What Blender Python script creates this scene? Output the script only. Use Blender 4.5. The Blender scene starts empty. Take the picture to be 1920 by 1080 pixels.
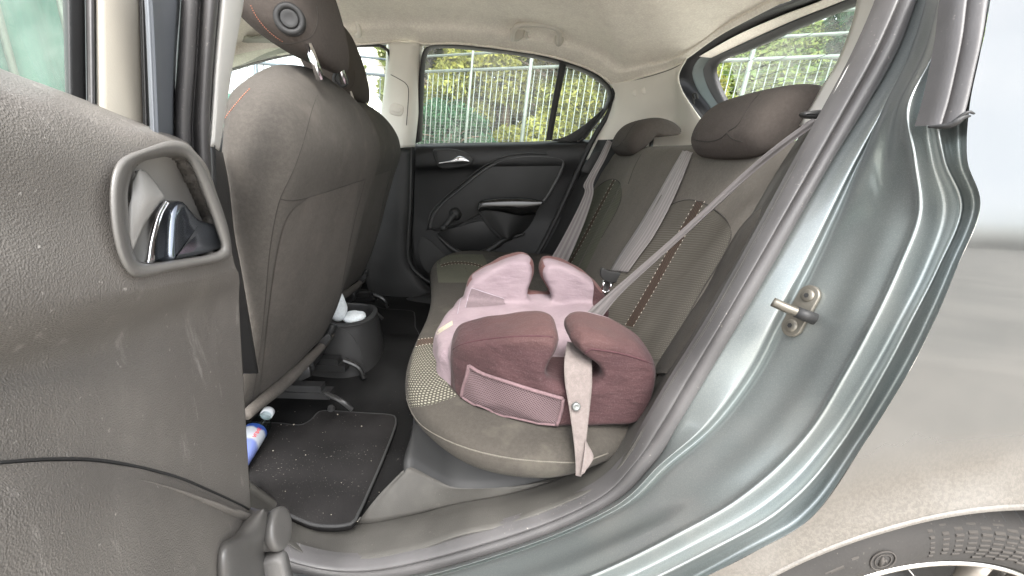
import bpy, bmesh, math, random
import numpy as np
from mathutils import Vector, Matrix
from mathutils.bvhtree import BVHTree

# ------------------------------------------------------------------ camera, sky, sun, exposure
SC = bpy.context.scene
COL = SC.collection
FPX, VPX, VPY, ROLL, CAMH = 800.0, 945.0, 285.0, 3.0, 0.93
EXPOSURE, SKY_STRENGTH, SUN_STRENGTH = 2.6, 0.15, 0.55
SUN_EL, SUN_AZ = 54.0, 276.0            # azimuth: direction the light comes from, degrees from +X towards +Y

_y = np.array([(VPX-960)/FPX, -(VPY-540)/FPX, 1.0]); _y /= np.linalg.norm(_y)
_z = np.array([math.tan(math.radians(ROLL)), 1.0, 0.0]); _z[2] = -(_z[0]*_y[0]+_z[1]*_y[1])/_y[2]; _z /= np.linalg.norm(_z)
_x = -np.cross(_y, _z)
CM = np.array([_x, _y, _z])             # rows: the car's axes (X rearwards, Y across, Z up) in camera axes (right, up, forward)
CO = np.array([0.0, 0.0, CAMH])
cam_data = bpy.data.cameras.new('camera'); cam = bpy.data.objects.new('camera', cam_data); COL.objects.link(cam)
cam_data.sensor_width = 36.0; cam_data.lens = 36.0*FPX/1920.0; cam_data.clip_start = 0.02; cam_data.clip_end = 2000
_r, _u, _f = CM[:, 0], CM[:, 1], CM[:, 2]
cam.matrix_world = Matrix(((_r[0], _u[0], -_f[0], 0), (_r[1], _u[1], -_f[1], 0), (_r[2], _u[2], -_f[2], CAMH), (0, 0, 0, 1)))
SC.camera = cam
world = bpy.data.worlds.new('World'); SC.world = world; world.use_nodes = True
wn = world.node_tree; wn.nodes.clear()
sky = wn.nodes.new('ShaderNodeTexSky'); sky.sky_type = 'NISHITA'; sky.sun_disc = False
sky.sun_elevation = math.radians(SUN_EL); sky.sun_rotation = math.radians(90-SUN_AZ)
sky.air_density = 1.0; sky.dust_density = 4.0; sky.ozone_density = 1.0
hs = wn.nodes.new('ShaderNodeHueSaturation'); hs.inputs['Saturation'].default_value = 0.25
bg = wn.nodes.new('ShaderNodeBackground'); bg.inputs['Strength'].default_value = SKY_STRENGTH
wo = wn.nodes.new('ShaderNodeOutputWorld')
wn.links.new(sky.outputs[0], hs.inputs['Color']); wn.links.new(hs.outputs[0], bg.inputs[0]); wn.links.new(bg.outputs[0], wo.inputs[0])
sun_data = bpy.data.lights.new('sun', 'SUN'); sun = bpy.data.objects.new('sun', sun_data); COL.objects.link(sun)
sun_data.energy = SUN_STRENGTH; sun_data.angle = math.radians(25); sun_data.color = (1.0, 0.96, 0.9)
_e, _a = math.radians(SUN_EL), math.radians(SUN_AZ)
sun.rotation_euler = Vector((math.cos(_e)*math.cos(_a), math.cos(_e)*math.sin(_a), math.sin(_e))).to_track_quat('Z', 'Y').to_euler()
sun.location = (0, -3, 8)
vs = SC.view_settings
vs.view_transform = 'Standard'; vs.look = 'None'; vs.gamma = 1.0; vs.exposure = EXPOSURE; vs.use_curve_mapping = False
SC.cycles.use_denoising = True
SC.cycles.max_bounces = 10; SC.cycles.diffuse_bounces = 6; SC.cycles.glossy_bounces = 4; SC.cycles.transparent_max_bounces = 24
SC.cycles.sample_clamp_indirect = 8.0
random.seed(7); RNG = np.random.default_rng(7)

# ------------------------------------------------------------------ from a sight line to a place in the car
def _ray(px, py): return CM @ np.array([(px-960)/FPX, -(py-540)/FPX, 1.0])
def W(px, py, Y): d = _ray(px, py); return CO + d*(Y/d[1])
def WZ(px, py, Z): d = _ray(px, py); return CO + d*((Z-CAMH)/d[2])
def WX(px, py, X): d = _ray(px, py); return CO + d*(X/d[0])
def WP(px, py, p0, n):
    d = _ray(px, py); n = np.array(n, float); return CO + d*(np.dot(np.array(p0)-CO, n)/np.dot(d, n))
def WL(pts, Y=None):
    return np.array([W(p[0], p[1], p[2] if len(p) > 2 else Y) for p in pts])

# ------------------------------------------------------------------ shape generators: each returns (verts, faces, uvs per vertex)
def crs(P, n, closed=False, arc=True):
    P = np.asarray(P, float); k = len(P)
    if k == 1: return np.repeat(P, n, 0)
    if closed: Q = np.vstack([P[-1], P, P[0], P[1]]); segs = k
    else: Q = np.vstack([2*P[0]-P[1], P, 2*P[-1]-P[-2]]); segs = k-1
    def ev(t):
        i = np.minimum(t.astype(int), segs-1); u = (t-i)[:, None]
        a, b, c, d = Q[i], Q[i+1], Q[i+2], Q[i+3]
        return 0.5*((2*b)+(-a+c)*u+(2*a-5*b+4*c-d)*u*u+(-a+3*b-3*c+d)*u**3)
    if not arc:
        t = np.linspace(0, segs, n+1)[:-1] if closed else np.linspace(0, segs, n)
        return ev(t)
    D = ev(np.linspace(0, segs, segs*16+1)); L = np.r_[0, np.cumsum(np.linalg.norm(np.diff(D, axis=0), axis=1))]
    s = np.linspace(0, L[-1], n+1)[:-1] if closed else np.linspace(0, L[-1], n)
    return np.stack([np.interp(s, L, D[:, j]) for j in range(3)], 1)

def g_grid(G, cu=False, cv=False, cap=False, flip=False):
    G = np.asarray(G, float); nv, nu = G.shape[:2]
    V = G.reshape(-1, 3); F = []
    for j in range(nv if cv else nv-1):
        for i in range(nu if cu else nu-1):
            a, b = j*nu+i, j*nu+(i+1) % nu; c, d = ((j+1) % nv)*nu+(i+1) % nu, ((j+1) % nv)*nu+i
            F.append((a, d, c, b) if flip else (a, b, c, d))
    if cap:
        r0 = list(range(nu)); r1 = list(range((nv-1)*nu, nv*nu))
        F.append(tuple(r0) if flip else tuple(reversed(r0))); F.append(tuple(reversed(r1)) if flip else tuple(r1))
    du = np.linalg.norm(np.diff(G, axis=1), axis=2); du = np.concatenate([np.zeros((nv, 1)), np.cumsum(du, 1)], 1)
    dv = np.linalg.norm(np.diff(G, axis=0), axis=2); dv = np.concatenate([np.zeros((1, nu)), np.cumsum(dv, 0)], 0)
    mid = du[:, nu//2][:, None]
    UV = np.stack([du-mid, np.repeat(dv[:, nu//2][:, None], nu, 1)], 2).reshape(-1, 2)
    return V, F, UV
def lofted(curves, nu=40, k=4, arc=True, closed=False, vclosed=False):
    C = [crs(c, nu, closed=closed, arc=arc) for c in curves]
    C = np.array(C)
    n = (len(C)*k) if vclosed else (len(C)-1)*k+1
    return np.stack([crs(C[:, i], n, closed=vclosed, arc=False) for i in range(nu)], 1)
def g_loft(curves, nu=40, k=4, arc=True, closed=False, vclosed=False, flip=False, cap=False):
    return g_grid(lofted(curves, nu, k, arc, closed, vclosed), cu=closed, cv=vclosed, flip=flip, cap=cap)
def frames(P):
    T = np.gradient(P, axis=0); T /= np.linalg.norm(T, axis=1)[:, None]+1e-12
    n = np.cross(T[0], [0, 0, 1.0]);
    if np.linalg.norm(n) < 1e-3: n = np.cross(T[0], [1.0, 0, 0])
    N = [n/np.linalg.norm(n)]
    for t in T[1:]:
        m = N[-1]-t*np.dot(N[-1], t); N.append(m/(np.linalg.norm(m)+1e-12))
    N = np.array(N); return T, N, np.cross(T, N)
def g_tube(P, r, sides=8, n=None, closed=False, cap=True, flat=1.0):
    P = np.asarray(P, float)
    if n: P = crs(P, n, closed=closed)
    T, N, B = frames(P); r = np.broadcast_to(np.interp(np.linspace(0, 1, len(P)), np.linspace(0, 1, len(np.atleast_1d(r))), np.atleast_1d(r)), (len(P),))
    a = np.linspace(0, 2*math.pi, sides, endpoint=False)
    G = P[:, None]+r[:, None, None]*(np.cos(a)[None, :, None]*N[:, None]+flat*np.sin(a)[None, :, None]*B[:, None])
    return g_grid(G, cu=True, cv=closed, cap=cap and not closed)
def g_box(lo, hi):
    (x, y, z), (X, Y, Z) = lo, hi
    V = np.array([(x, y, z), (X, y, z), (X, Y, z), (x, Y, z), (x, y, Z), (X, y, Z), (X, Y, Z), (x, Y, Z)], float)
    return V, [(0, 3, 2, 1), (4, 5, 6, 7), (0, 1, 5, 4), (1, 2, 6, 5), (2, 3, 7, 6), (3, 0, 4, 7)], V[:, :2].copy()
def inset(O, n, d):
    """move a closed outline inwards by d in the plane of normal n"""
    T = np.roll(O, -1, 0)-np.roll(O, 1, 0); T /= np.linalg.norm(T, axis=1)[:, None]+1e-12
    Nn = np.cross(n, T)
    A = np.zeros(3)
    for i in range(len(O)): A += np.cross(O[i], O[(i+1) % len(O)])
    s = 1.0 if np.dot(A, n) > 0 else -1.0
    return O+Nn*d*s
def g_slab(O, n, h, r=0.004, k=3, base=0.0):
    """a plate with rounded front edge: outline O, facing n, standing h proud of the outline"""
    O = np.asarray(O, float); n = np.asarray(n, float); n /= np.linalg.norm(n)
    rings = [O+n*base]
    for j in range(k+1):
        t = j/k*math.pi/2; rings.append(inset(O, n, r*(1-math.cos(t)))+n*(base+h-r+r*math.sin(t)))
    V, F, UV = g_grid(np.array(rings), cu=True)
    m = len(O); last = list(range((len(rings)-1)*m, len(rings)*m)); F.append(tuple(last))
    F.append(tuple(reversed(range(m))))
    return V, F, UV
def g_lathe(prof, c, axis, up=(0, 0, 1), n=48, a0=0, a1=2*math.pi):
    """profile points (radius, height along axis) turned about an axis"""
    ax = np.array(axis, float); ax /= np.linalg.norm(ax); e1 = np.array(up, float); e1 -= ax*np.dot(e1, ax); e1 /= np.linalg.norm(e1); e2 = np.cross(ax, e1)
    full = abs(a1-a0-2*math.pi) < 1e-6
    a = np.linspace(a0, a1, n, endpoint=not full)
    G = np.array([[np.array(c)+ax*h+r*(math.cos(t)*e1+math.sin(t)*e2) for t in a] for r, h in prof])
    return g_grid(G, cu=full)
def blob(c, r, n=10, m=7, p=2.0):
    """rounded block: superellipsoid"""
    G = []
    sg = lambda v: math.copysign(abs(v)**(2/p), v)
    for j in range(m):
        v = -math.pi/2+math.pi*j/(m-1)
        G.append([(c[0]+r[0]*sg(math.cos(v))*sg(math.cos(u)), c[1]+r[1]*sg(math.cos(v))*sg(math.sin(u)), c[2]+r[2]*sg(math.sin(v))) for u in np.linspace(0, 2*math.pi, n, endpoint=False)])
    return g_grid(np.array(G), cu=True)
def sect(z, xf, xr, yn, yf, n=40, p=4.0, dx=0.0):
    """one level of a cushion: rounded rectangle"""
    a = np.linspace(0, 2*math.pi, n, endpoint=False); c, s = np.cos(a), np.sin(a)
    sg = lambda v: np.sign(v)*np.abs(v)**(2/p)
    cx, cy = (xf+xr)/2, (yn+yf)/2
    Y = cy+(yf-yn)/2*sg(s); X = cx+(xr-xf)/2*sg(c)
    return np.stack([X, Y, np.full(n, float(z))+dx*(X-cx)], 1)

# ------------------------------------------------------------------ objects
def obj(name, parts, m, parent=None, smooth=True, thick=0.0, sub=0, auto=None, cam_side=True):
    if isinstance(parts, tuple): parts = [parts]
    V, F, U, o = [], [], [], 0
    for v, f, u in parts:
        V.append(v); U.append(u); F += [tuple(i+o for i in q) for q in f]; o += len(v)
    V = np.vstack(V); U = np.vstack(U)
    me = bpy.data.meshes.new(name); me.from_pydata(V.tolist(), [], F); me.update()
    uv = me.uv_layers.new(name='UVMap')
    idx = np.empty(len(me.loops), int); me.loops.foreach_get('vertex_index', idx)
    uv.data.foreach_set('uv', U[idx].astype(np.float32).ravel())
    if smooth:
        me.polygons.foreach_set('use_smooth', [True]*len(me.polygons))
        if auto is not None:
            try: me.set_sharp_from_angle(angle=math.radians(auto))
            except Exception: pass
    if m is not None: me.materials.append(m)
    ob = bpy.data.objects.new(name, me); COL.objects.link(ob)
    if parent is not None: adopt(ob, parent)
    if thick and cam_side:
        nv = np.zeros(len(me.polygons)*3); me.polygons.foreach_get('normal', nv); ct = np.zeros(len(me.polygons)*3); me.polygons.foreach_get('center', ct)
        if np.sum((CO-ct.reshape(-1, 3))*nv.reshape(-1, 3)) < 0: me.flip_normals()
    if thick:
        md = ob.modifiers.new('thickness', 'SOLIDIFY'); md.thickness = thick; md.offset = -1
    if sub:
        md = ob.modifiers.new('smooth', 'SUBSURF'); md.levels = sub; md.render_levels = sub
    return ob
def adopt(ob, parent):
    ob.parent = parent; ob.matrix_parent_inverse = Matrix.Translation(parent.location).inverted()
def empty(name, loc=(0, 0, 0), parent=None):
    e = bpy.data.objects.new(name, None); e.location = loc; e.empty_display_size = 0.1; COL.objects.link(e)
    if parent is not None: adopt(e, parent)
    return e
def thing(name, label, cat, loc=(0, 0, 0), group=None):
    e = empty(name, loc); tag(e, label, cat, group); return e
def tag(o, label=None, cat=None, group=None, kind=None):
    for k, v in (('label', label), ('category', cat), ('group', group), ('kind', kind)):
        if v: o[k] = v
    return o
_bvh = {}
def bvh(o):
    if o.name not in _bvh:
        me = o.data; _bvh[o.name] = BVHTree.FromPolygons([v.co[:] for v in me.vertices], [p.vertices[:] for p in me.polygons])
    return _bvh[o.name]
def on_surface(objs, pts, lift=0.001, n=None):
    """points on the nearest of the given surfaces along each sight line"""
    if n: pts = crs(np.array([(p[0], p[1], 0) for p in pts]), n)[:, :2]
    out = []
    for p in pts:
        d = Vector(_ray(p[0], p[1])).normalized(); best = None
        for o in objs:
            h = bvh(o).ray_cast(Vector(CO), d)
            if h[0] is not None and (best is None or h[3] < best[3]): best = h
        if best: out.append(np.array(best[0])-np.array(d)*lift)
    return np.array(out)
def seam(name, objs, pts, r, m, parent, n=30, lift=0.0):
    P = on_surface(objs, pts, lift, n)
    if len(P) < 3: print('seam missed', name, len(P)); return None
    for _ in range(3): P[1:-1] = (P[:-2]+2*P[1:-1]+P[2:])/4
    return obj(name, g_tube(P, r, 6), m, parent)
def drape(objs, rows, nu, nv, lift=0.002):
    """a patch of cloth or print lying on the given surfaces; rows of sight lines"""
    C = np.array([crs(np.array([(p[0], p[1], 0) for p in r]), nu) for r in rows])
    G = np.stack([crs(C[:, i], nv, arc=False) for i in range(nu)], 1)
    Q = np.zeros((nv, nu, 3)); ok = True
    for j in range(nv):
        for i in range(nu):
            h = on_surface(objs, [G[j, i]], lift)
            if len(h) == 0: ok = False; Q[j, i] = np.nan
            else: Q[j, i] = h[0]
    if not ok:
        b = np.isnan(Q[:, :, 0])
        for _ in range(60):
            for j, i in zip(*np.where(np.isnan(Q[:, :, 0]))):
                nb = [Q[y, x] for y, x in ((j-1, i), (j+1, i), (j, i-1), (j, i+1)) if 0 <= y < nv and 0 <= x < nu and not np.isnan(Q[y, x, 0])]
                if nb: Q[j, i] = np.mean(nb, 0)
    return Q

# ------------------------------------------------------------------ materials
class NT:
    def __init__(s, name):
        s.m = bpy.data.materials.new(name); s.m.use_nodes = True; s.t = s.m.node_tree; s.t.nodes.clear()
        s.out = s.n('ShaderNodeOutputMaterial')
    def n(s, typ, **k):
        nd = s.t.nodes.new(typ)
        for a, b in k.items(): setattr(nd, a, b)
        return nd
    def l(s, a, b): s.t.links.new(a, b)
    def val(s, sock, v):
        if hasattr(v, 'links') or hasattr(v, 'is_linked'): s.l(v, sock)
        else: sock.default_value = v
    def math(s, op, a, b=None, c=None):
        nd = s.n('ShaderNodeMath', operation=op)
        for i, v in enumerate((a, b, c)):
            if v is not None: s.val(nd.inputs[i], v)
        return nd.outputs[0]
    def coord(s, uv=False, scale=(1, 1, 1)):
        tc = s.n('ShaderNodeTexCoord'); mp = s.n('ShaderNodeMapping'); mp.inputs['Scale'].default_value = scale
        s.l(tc.outputs['UV' if uv else 'Object'], mp.inputs[0]); return mp.outputs[0]
    def noise(s, v, scale, detail=3, rough=.5):
        nd = s.n('ShaderNodeTexNoise'); s.l(v, nd.inputs['Vector']); nd.inputs['Scale'].default_value = scale; nd.inputs['Detail'].default_value = detail; nd.inputs['Roughness'].default_value = rough
        return nd.outputs['Fac']
    def ramp(s, f, a, b, ca=(0, 0, 0, 1), cb=(1, 1, 1, 1)):
        nd = s.n('ShaderNodeValToRGB'); e = nd.color_ramp.elements; e[0].position, e[1].position = a, b; e[0].color, e[1].color = ca, cb
        s.l(f, nd.inputs[0]); return nd.outputs[0]
    def mix(s, f, a, b, blend='MIX'):
        nd = s.n('ShaderNodeMix', data_type='RGBA', blend_type=blend)
        s.val(nd.inputs['Factor'], f)
        for k, v in ((6, a), (7, b)):
            if isinstance(v, (tuple, list)): nd.inputs[k].default_value = (*v[:3], 1)
            else: s.l(v, nd.inputs[k])
        return nd.outputs[2]
    def bump(s, h, strength=.3, dist=.001, prev=None):
        nd = s.n('ShaderNodeBump'); nd.inputs['Strength'].default_value = strength; nd.inputs['Distance'].default_value = dist; s.l(h, nd.inputs['Height'])
        if prev is not None: s.l(prev, nd.inputs['Normal'])
        return nd.outputs[0]
    def bsdf(s, col, rough=.5, metal=0, spec=.5, coat=0, normal=None, sheen=0, alpha=None, trans=0, coat_rough=.05):
        b = s.n('ShaderNodeBsdfPrincipled')
        if isinstance(col, (tuple, list)): b.inputs['Base Color'].default_value = (*col[:3], 1)
        else: s.l(col, b.inputs['Base Color'])
        s.val(b.inputs['Roughness'], rough); s.val(b.inputs['Metallic'], metal)
        b.inputs['Specular IOR Level'].default_value = spec; b.inputs['Coat Weight'].default_value = coat; b.inputs['Coat Roughness'].default_value = coat_rough
        b.inputs['Sheen Weight'].default_value = sheen; b.inputs['Transmission Weight'].default_value = trans
        if normal is not None: s.l(normal, b.inputs['Normal'])
        if alpha is not None: s.val(b.inputs['Alpha'], alpha)
        s.l(b.outputs[0], s.out.inputs[0]); return s.m
def plastic(name, col, rough=.45, grain=900, gs=.25, wear=.25, spec=.5, metal=0, dust=None):
    t = NT(name); v = t.coord()
    n1 = t.noise(v, 7, 4); n2 = t.noise(v, grain, 2)
    c = t.mix(t.ramp(n1, .35, .75), tuple(x*(1-wear) for x in col), tuple(min(1, x*(1+wear)) for x in col))
    if dust:
        c = t.mix(t.math('MULTIPLY', t.ramp(t.noise(v, 260, 3), .66, .74), t.ramp(t.noise(v, 9, 3), .45, .7)), c, dust)
    rr = t.math('MULTIPLY_ADD', n1, .25, rough-.12)
    return t.bsdf(c, rr, metal, spec, normal=t.bump(n2, gs, .0008))
def cloth(name, col, pitch=.0014, rough=.9, var=.18, bs=.35, sheen=.15, uv=True, pale=None):
    t = NT(name); v = t.coord(uv); o = t.coord()
    s = math.pi*2/pitch
    sep = t.n('ShaderNodeSeparateXYZ'); t.l(v, sep.inputs[0])
    a = t.math('SINE', t.math('MULTIPLY', sep.outputs[0], s)); b = t.math('SINE', t.math('MULTIPLY', sep.outputs[1], s))
    h = t.math('MULTIPLY', a, b)
    n1 = t.noise(o, 6, 4); n2 = t.noise(o, 700, 2)
    c = t.mix(t.ramp(n1, .3, .75), tuple(x*(1-var) for x in col), tuple(x*(1+var) for x in col))
    c = t.mix(t.math('MULTIPLY_ADD', h, .16, .16), c, tuple(min(1, x*1.6) for x in col))
    c = t.mix(t.math('MULTIPLY', t.ramp(n2, .4, .7), .3), c, tuple(x*.6 for x in col))
    n4 = t.noise(o, 170, 3, .65); c = t.mix(t.math('MULTIPLY', t.ramp(n4, .42, .68), .42), c, tuple(min(1, x*1.45) for x in col))
    n5 = t.noise(o, 30, 3, .6); c = t.mix(t.math('MULTIPLY', t.ramp(n5, .45, .7), .22), c, tuple(x*.72 for x in col))
    if pale: c = t.mix(t.math('MULTIPLY', t.ramp(t.noise(o, 16, 5), .56, .75), .35), c, pale)
    return t.bsdf(c, rough, 0, .12, sheen=sheen*.15, normal=t.bump(t.math('ADD', h, t.math('MULTIPLY_ADD', n2, 1.5, t.math('MULTIPLY', n4, 1.6))), bs, .0007))
def dotted(name, col, dot, pitch=.0075, r=.3, sx=1.0):
    t = NT(name); v = t.coord(True); o = t.coord()
    sep = t.n('ShaderNodeSeparateXYZ'); t.l(v, sep.inputs[0])
    y = t.math('MULTIPLY', sep.outputs[1], 1/pitch); row = t.math('FLOOR', y)
    x = t.math('ADD', t.math('MULTIPLY', sep.outputs[0], sx/pitch), t.math('MULTIPLY', row, .5))
    fx = t.math('SUBTRACT', t.math('FRACT', x), .5); fy = t.math('SUBTRACT', t.math('FRACT', y), .5)
    d = t.math('SQRT', t.math('ADD', t.math('MULTIPLY', fx, fx), t.math('MULTIPLY', fy, fy)))
    k = t.ramp(d, r*.75, r*1.1, (1, 1, 1, 1), (0, 0, 0, 1)); n1 = t.noise(o, 8, 4)
    c = t.mix(t.ramp(n1, .3, .75), tuple(q*.8 for q in col), tuple(q*1.2 for q in col)); c = t.mix(k, c, dot)
    return t.bsdf(c, .9, 0, .12, sheen=.0, normal=t.bump(k, .6, .0015))

mt = {}
mt['seat_fabric'] = cloth('seat_fabric', (.066, .060, .053), .0016, pale=(.13, .115, .10))
mt['seat_lower'] = cloth('seat_lower', (.078, .070, .062), .002, var=.25, pale=(.13, .11, .095))
mt['bench_fabric'] = cloth('bench_fabric', (.042, .038, .0325), .0016, pale=(.12, .11, .09))
mt['bench_dark'] = cloth('bench_dark', (.105, .095, .082), .0016)
mt['head_fabric'] = cloth('head_fabric', (.062, .053, .047), .0016)
mt['insert'] = dotted('insert', (.082, .075, .063), (.14, .131, .112), .0052, .3)
mt['cushion_dots'] = dotted('cushion_dots', (.05, .047, .038), (.21, .2, .165), .0070, .32)
mt['ribbed'] = dotted('ribbed', (.075, .075, .056), (.12, .12, .095), .006, .35, 2.0)
mt['seam_dark'] = plastic('seam_dark', (.03, .026, .022), .9)
mt['piping'] = cloth('piping', (.09, .083, .07), .003, uv=False)
mt['headliner'] = cloth('headliner', (.74, .68, .60), .003, var=.06, bs=.15, uv=False)
mt['pillar_trim'] = plastic('pillar_trim', (.70, .67, .61), .55, 1500, .12, .05)
mt['white_trim'] = plastic('white_trim', (.58, .57, .54), .5, 1500, .1, .04)
mt['black_plastic'] = plastic('black_plastic', (.012, .0122, .0125), .42, 1300, .3, .2, .3)
mt['dark_plastic'] = plastic('dark_plastic', (.024, .024, .024), .5, 1300, .3, .2, .32)
mt['gloss_black'] = plastic('gloss_black', (.008, .008, .008), .15, 300, .0, .1)
mt['grey_plastic'] = plastic('grey_plastic', (.066, .063, .057), .6, 700, .6, .35, .3, dust=(.14, .13, .115))
mt['rubber'] = plastic('rubber', (.072, .069, .069), .48, 500, .2, .3, dust=(.3, .28, .25))
mt['rubber_dark'] = plastic('rubber_dark', (.02, .02, .02), .6, 500, .2, .2)
mt['carpet'] = plastic('carpet', (.010, .010, .010), .95, 900, 1.0, .4, .1, dust=(.06, .055, .05))
mt['mat_carpet'] = plastic('mat_carpet', (.016, .0152, .015), .95, 700, 1.0, .35, .1, dust=(.22, .2, .18))
mt['chrome'] = NT('chrome').bsdf((.8, .8, .82), .08, 1)
mt['chrome_dark'] = plastic('chrome_dark', (.15, .165, .19), .12, 30, .05, .4, 1.0, .9)
mt['bare_metal'] = plastic('bare_metal', (.20, .185, .155), .42, 260, .3, .45, .5, .7)
mt['steel_black'] = plastic('steel_black', (.02, .02, .02), .3, 300, .2, .3, .6)
def webbing(name, col):
    t = NT(name); v = t.coord(True); sep = t.n('ShaderNodeSeparateXYZ'); t.l(v, sep.inputs[0])
    w = t.math('FRACT', t.math('MULTIPLY', sep.outputs[1], 1/.0135)); k = t.ramp(t.math('ABSOLUTE', t.math('SUBTRACT', w, .5)), .20, .30)
    rib = t.math('SINE', t.math('MULTIPLY', sep.outputs[0], 2800)); n = t.noise(t.coord(), 60, 4)
    c = t.mix(k, tuple(x*.66 for x in col), col); c = t.mix(t.math('MULTIPLY', n, .4), c, tuple(x*.7 for x in col))
    return t.bsdf(c, .55, 0, .4, sheen=.1, normal=t.bump(rib, .3, .0006))
mt['belt'] = webbing('belt', (.13, .118, .115)); mt['belt_inner'] = webbing('belt_inner', (.27, .245, .24))
mt['belt_pale'] = cloth('belt_pale', (.15, .128, .12), .0022, .6, .1, .7, .1)
mt['mauve'] = cloth('mauve', (.045, .02, .023), .002, .75, .2, .2, .35, uv=False)
mt['rose'] = cloth('rose', (.36, .17, .16), .002, .75, .18, .2, .3, uv=False)
mt['lavender'] = cloth('lavender', (.62, .47, .51), .002, .8, .05, .2, .25, uv=False)
mt['lavender_grey'] = cloth('lavender_grey', (.135, .105, .113), .0025, .8, .1, .4, .2)
mt['pink_stitch'] = cloth('pink_stitch', (.26, .23, .26), .003, uv=False)
mt['tissue'] = cloth('tissue', (.6, .64, .66), .004, uv=False, var=.05)
mt['crumb'] = cloth('crumb', (.26, .24, .2), .004, uv=False)
def paint():
    t = NT('car_paint'); v = t.coord()
    fl = t.n('ShaderNodeTexVoronoi'); fl.inputs['Scale'].default_value = 1600; t.l(v, fl.inputs['Vector'])
    c = t.mix(t.math('MULTIPLY', t.ramp(fl.outputs['Color'], .55, .9), .35), (.265, .292, .287), (.48, .51, .50))
    n = t.noise(v, 11, 5); sm = t.ramp(n, .45, .8)
    c = t.mix(t.math('MULTIPLY', sm, .3), c, (.34, .32, .29))
    return t.bsdf(c, t.math('MULTIPLY_ADD', sm, .16, .3), .72, .5, coat=.6, coat_rough=.08)
mt['paint'] = paint()
def dusty():
    t = NT('dusty_paint'); v = t.coord()
    n = t.noise(v, 3.2, 5); n2 = t.noise(v, 260, 4, .7); n3 = t.noise(v, 16, 5)
    sep = t.n('ShaderNodeSeparateXYZ'); t.l(v, sep.inputs[0])
    low = t.n('ShaderNodeMapRange'); t.l(sep.outputs[2], low.inputs[0]); low.inputs[1].default_value = .86; low.inputs[2].default_value = .64
    # road film thickens towards the wheel arch
    arch = t.n('ShaderNodeVectorMath', operation='DISTANCE'); t.l(v, arch.inputs[0]); arch.inputs[1].default_value = ARCH_C
    near = t.n('ShaderNodeMapRange'); t.l(arch.outputs['Value'], near.inputs[0]); near.inputs[1].default_value = ARCH_R+.09; near.inputs[2].default_value = ARCH_R+.0
    film = t.math('ADD', t.math('MULTIPLY', low.outputs[0], t.math('MULTIPLY_ADD', n, .5, .35)), t.math('MULTIPLY', near.outputs[0], .8))
    speck = t.math('MULTIPLY', near.outputs[0], t.ramp(n2, .42, .6))
    c = t.mix(film, (.135, .142, .142), (.09, .082, .071)); c = t.mix(t.math('MULTIPLY', speck, .4), c, (.175, .158, .135))
    c = t.mix(t.math('MULTIPLY', t.ramp(n3, .45, .8), .25), c, (.18, .174, .164))
    met = t.math('MULTIPLY_ADD', film, -.5, .9)
    rg = t.math('ADD', t.math('MULTIPLY_ADD', film, .30, .09), t.math('MULTIPLY', t.ramp(n3, .5, .8), .12))
    wav = t.bump(t.noise(v, 5, 2), .5, .006)
    return t.bsdf(c, rg, met, .5, coat=.6, coat_rough=.03, normal=t.bump(t.math('MULTIPLY', speck, 1.0), .25, .0006, wav))
def grain():
    t = NT('door_grain'); v = t.coord()
    vo = t.n('ShaderNodeTexVoronoi', feature='F1'); vo.inputs['Scale'].default_value = 820; t.l(v, vo.inputs['Vector'])
    n = t.noise(v, 700, 3); n1 = t.noise(v, 5, 4); sp = t.ramp(t.noise(v, 210, 2), .72, .76)
    h = t.math('ADD', vo.outputs['Distance'], n)
    c = t.mix(t.ramp(n1, .3, .75), (.10, .092, .083), (.135, .125, .113))
    c = t.mix(t.math('MULTIPLY', sp, .5), c, (.35, .33, .3))
    # pale scuffs dragged over the plastic
    sv = t.coord(False, (14, 14, 3)); sc = t.math('MULTIPLY', t.ramp(t.noise(sv, 2.6, 5, .75), .60, .74), .55)
    c = t.mix(sc, c, (.33, .31, .285)); c = t.mix(t.math('MULTIPLY', t.ramp(t.noise(t.coord(False, (9, 9, 5)), 1.3, 5, .7), .5, .72), .3), c, (.2, .185, .165))
    return t.bsdf(c, .46, 0, .5, normal=t.bump(h, .5, .0008))
mt['door_grain'] = grain()
def glass(name, tint, refl=.06, film=0.0):
    t = NT(name); tr = t.n('ShaderNodeBsdfTransparent'); tr.inputs[0].default_value = (*tint, 1)
    gl = t.n('ShaderNodeBsdfGlossy'); gl.inputs['Roughness'].default_value = .02
    lw = t.n('ShaderNodeLayerWeight'); lw.inputs[0].default_value = .5
    fr = t.math('MULTIPLY_ADD', t.math('POWER', lw.outputs['Facing'], 5.0), .9, refl)
    mx = t.n('ShaderNodeMixShader'); t.l(fr, mx.inputs[0]); t.l(tr.outputs[0], mx.inputs[1]); t.l(gl.outputs[0], mx.inputs[2])
    if film:      # haze put into the pane as patchy pale dust, washing out the view
        v = t.coord(); f = t.math('MULTIPLY_ADD', t.ramp(t.noise(v, 9, 4, .7), .35, .75), film, film*.6)
        tl = t.n('ShaderNodeBsdfTranslucent'); tl.inputs[0].default_value = (.85, .88, .82, 1)
        m2 = t.n('ShaderNodeMixShader'); t.l(f, m2.inputs[0]); t.l(mx.outputs[0], m2.inputs[1]); t.l(tl.outputs[0], m2.inputs[2]); mx = m2
    t.l(mx.outputs[0], t.out.inputs[0]); return t.m
mt['glass'] = glass('window_glass', (.88, .94, .88), .05, .07)
mt['glass_rear'] = glass('rear_glass', (.70, .80, .74), .05, .06)
mt['clear_plastic'] = glass('bottle_plastic', (.85, .92, .92))
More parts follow.
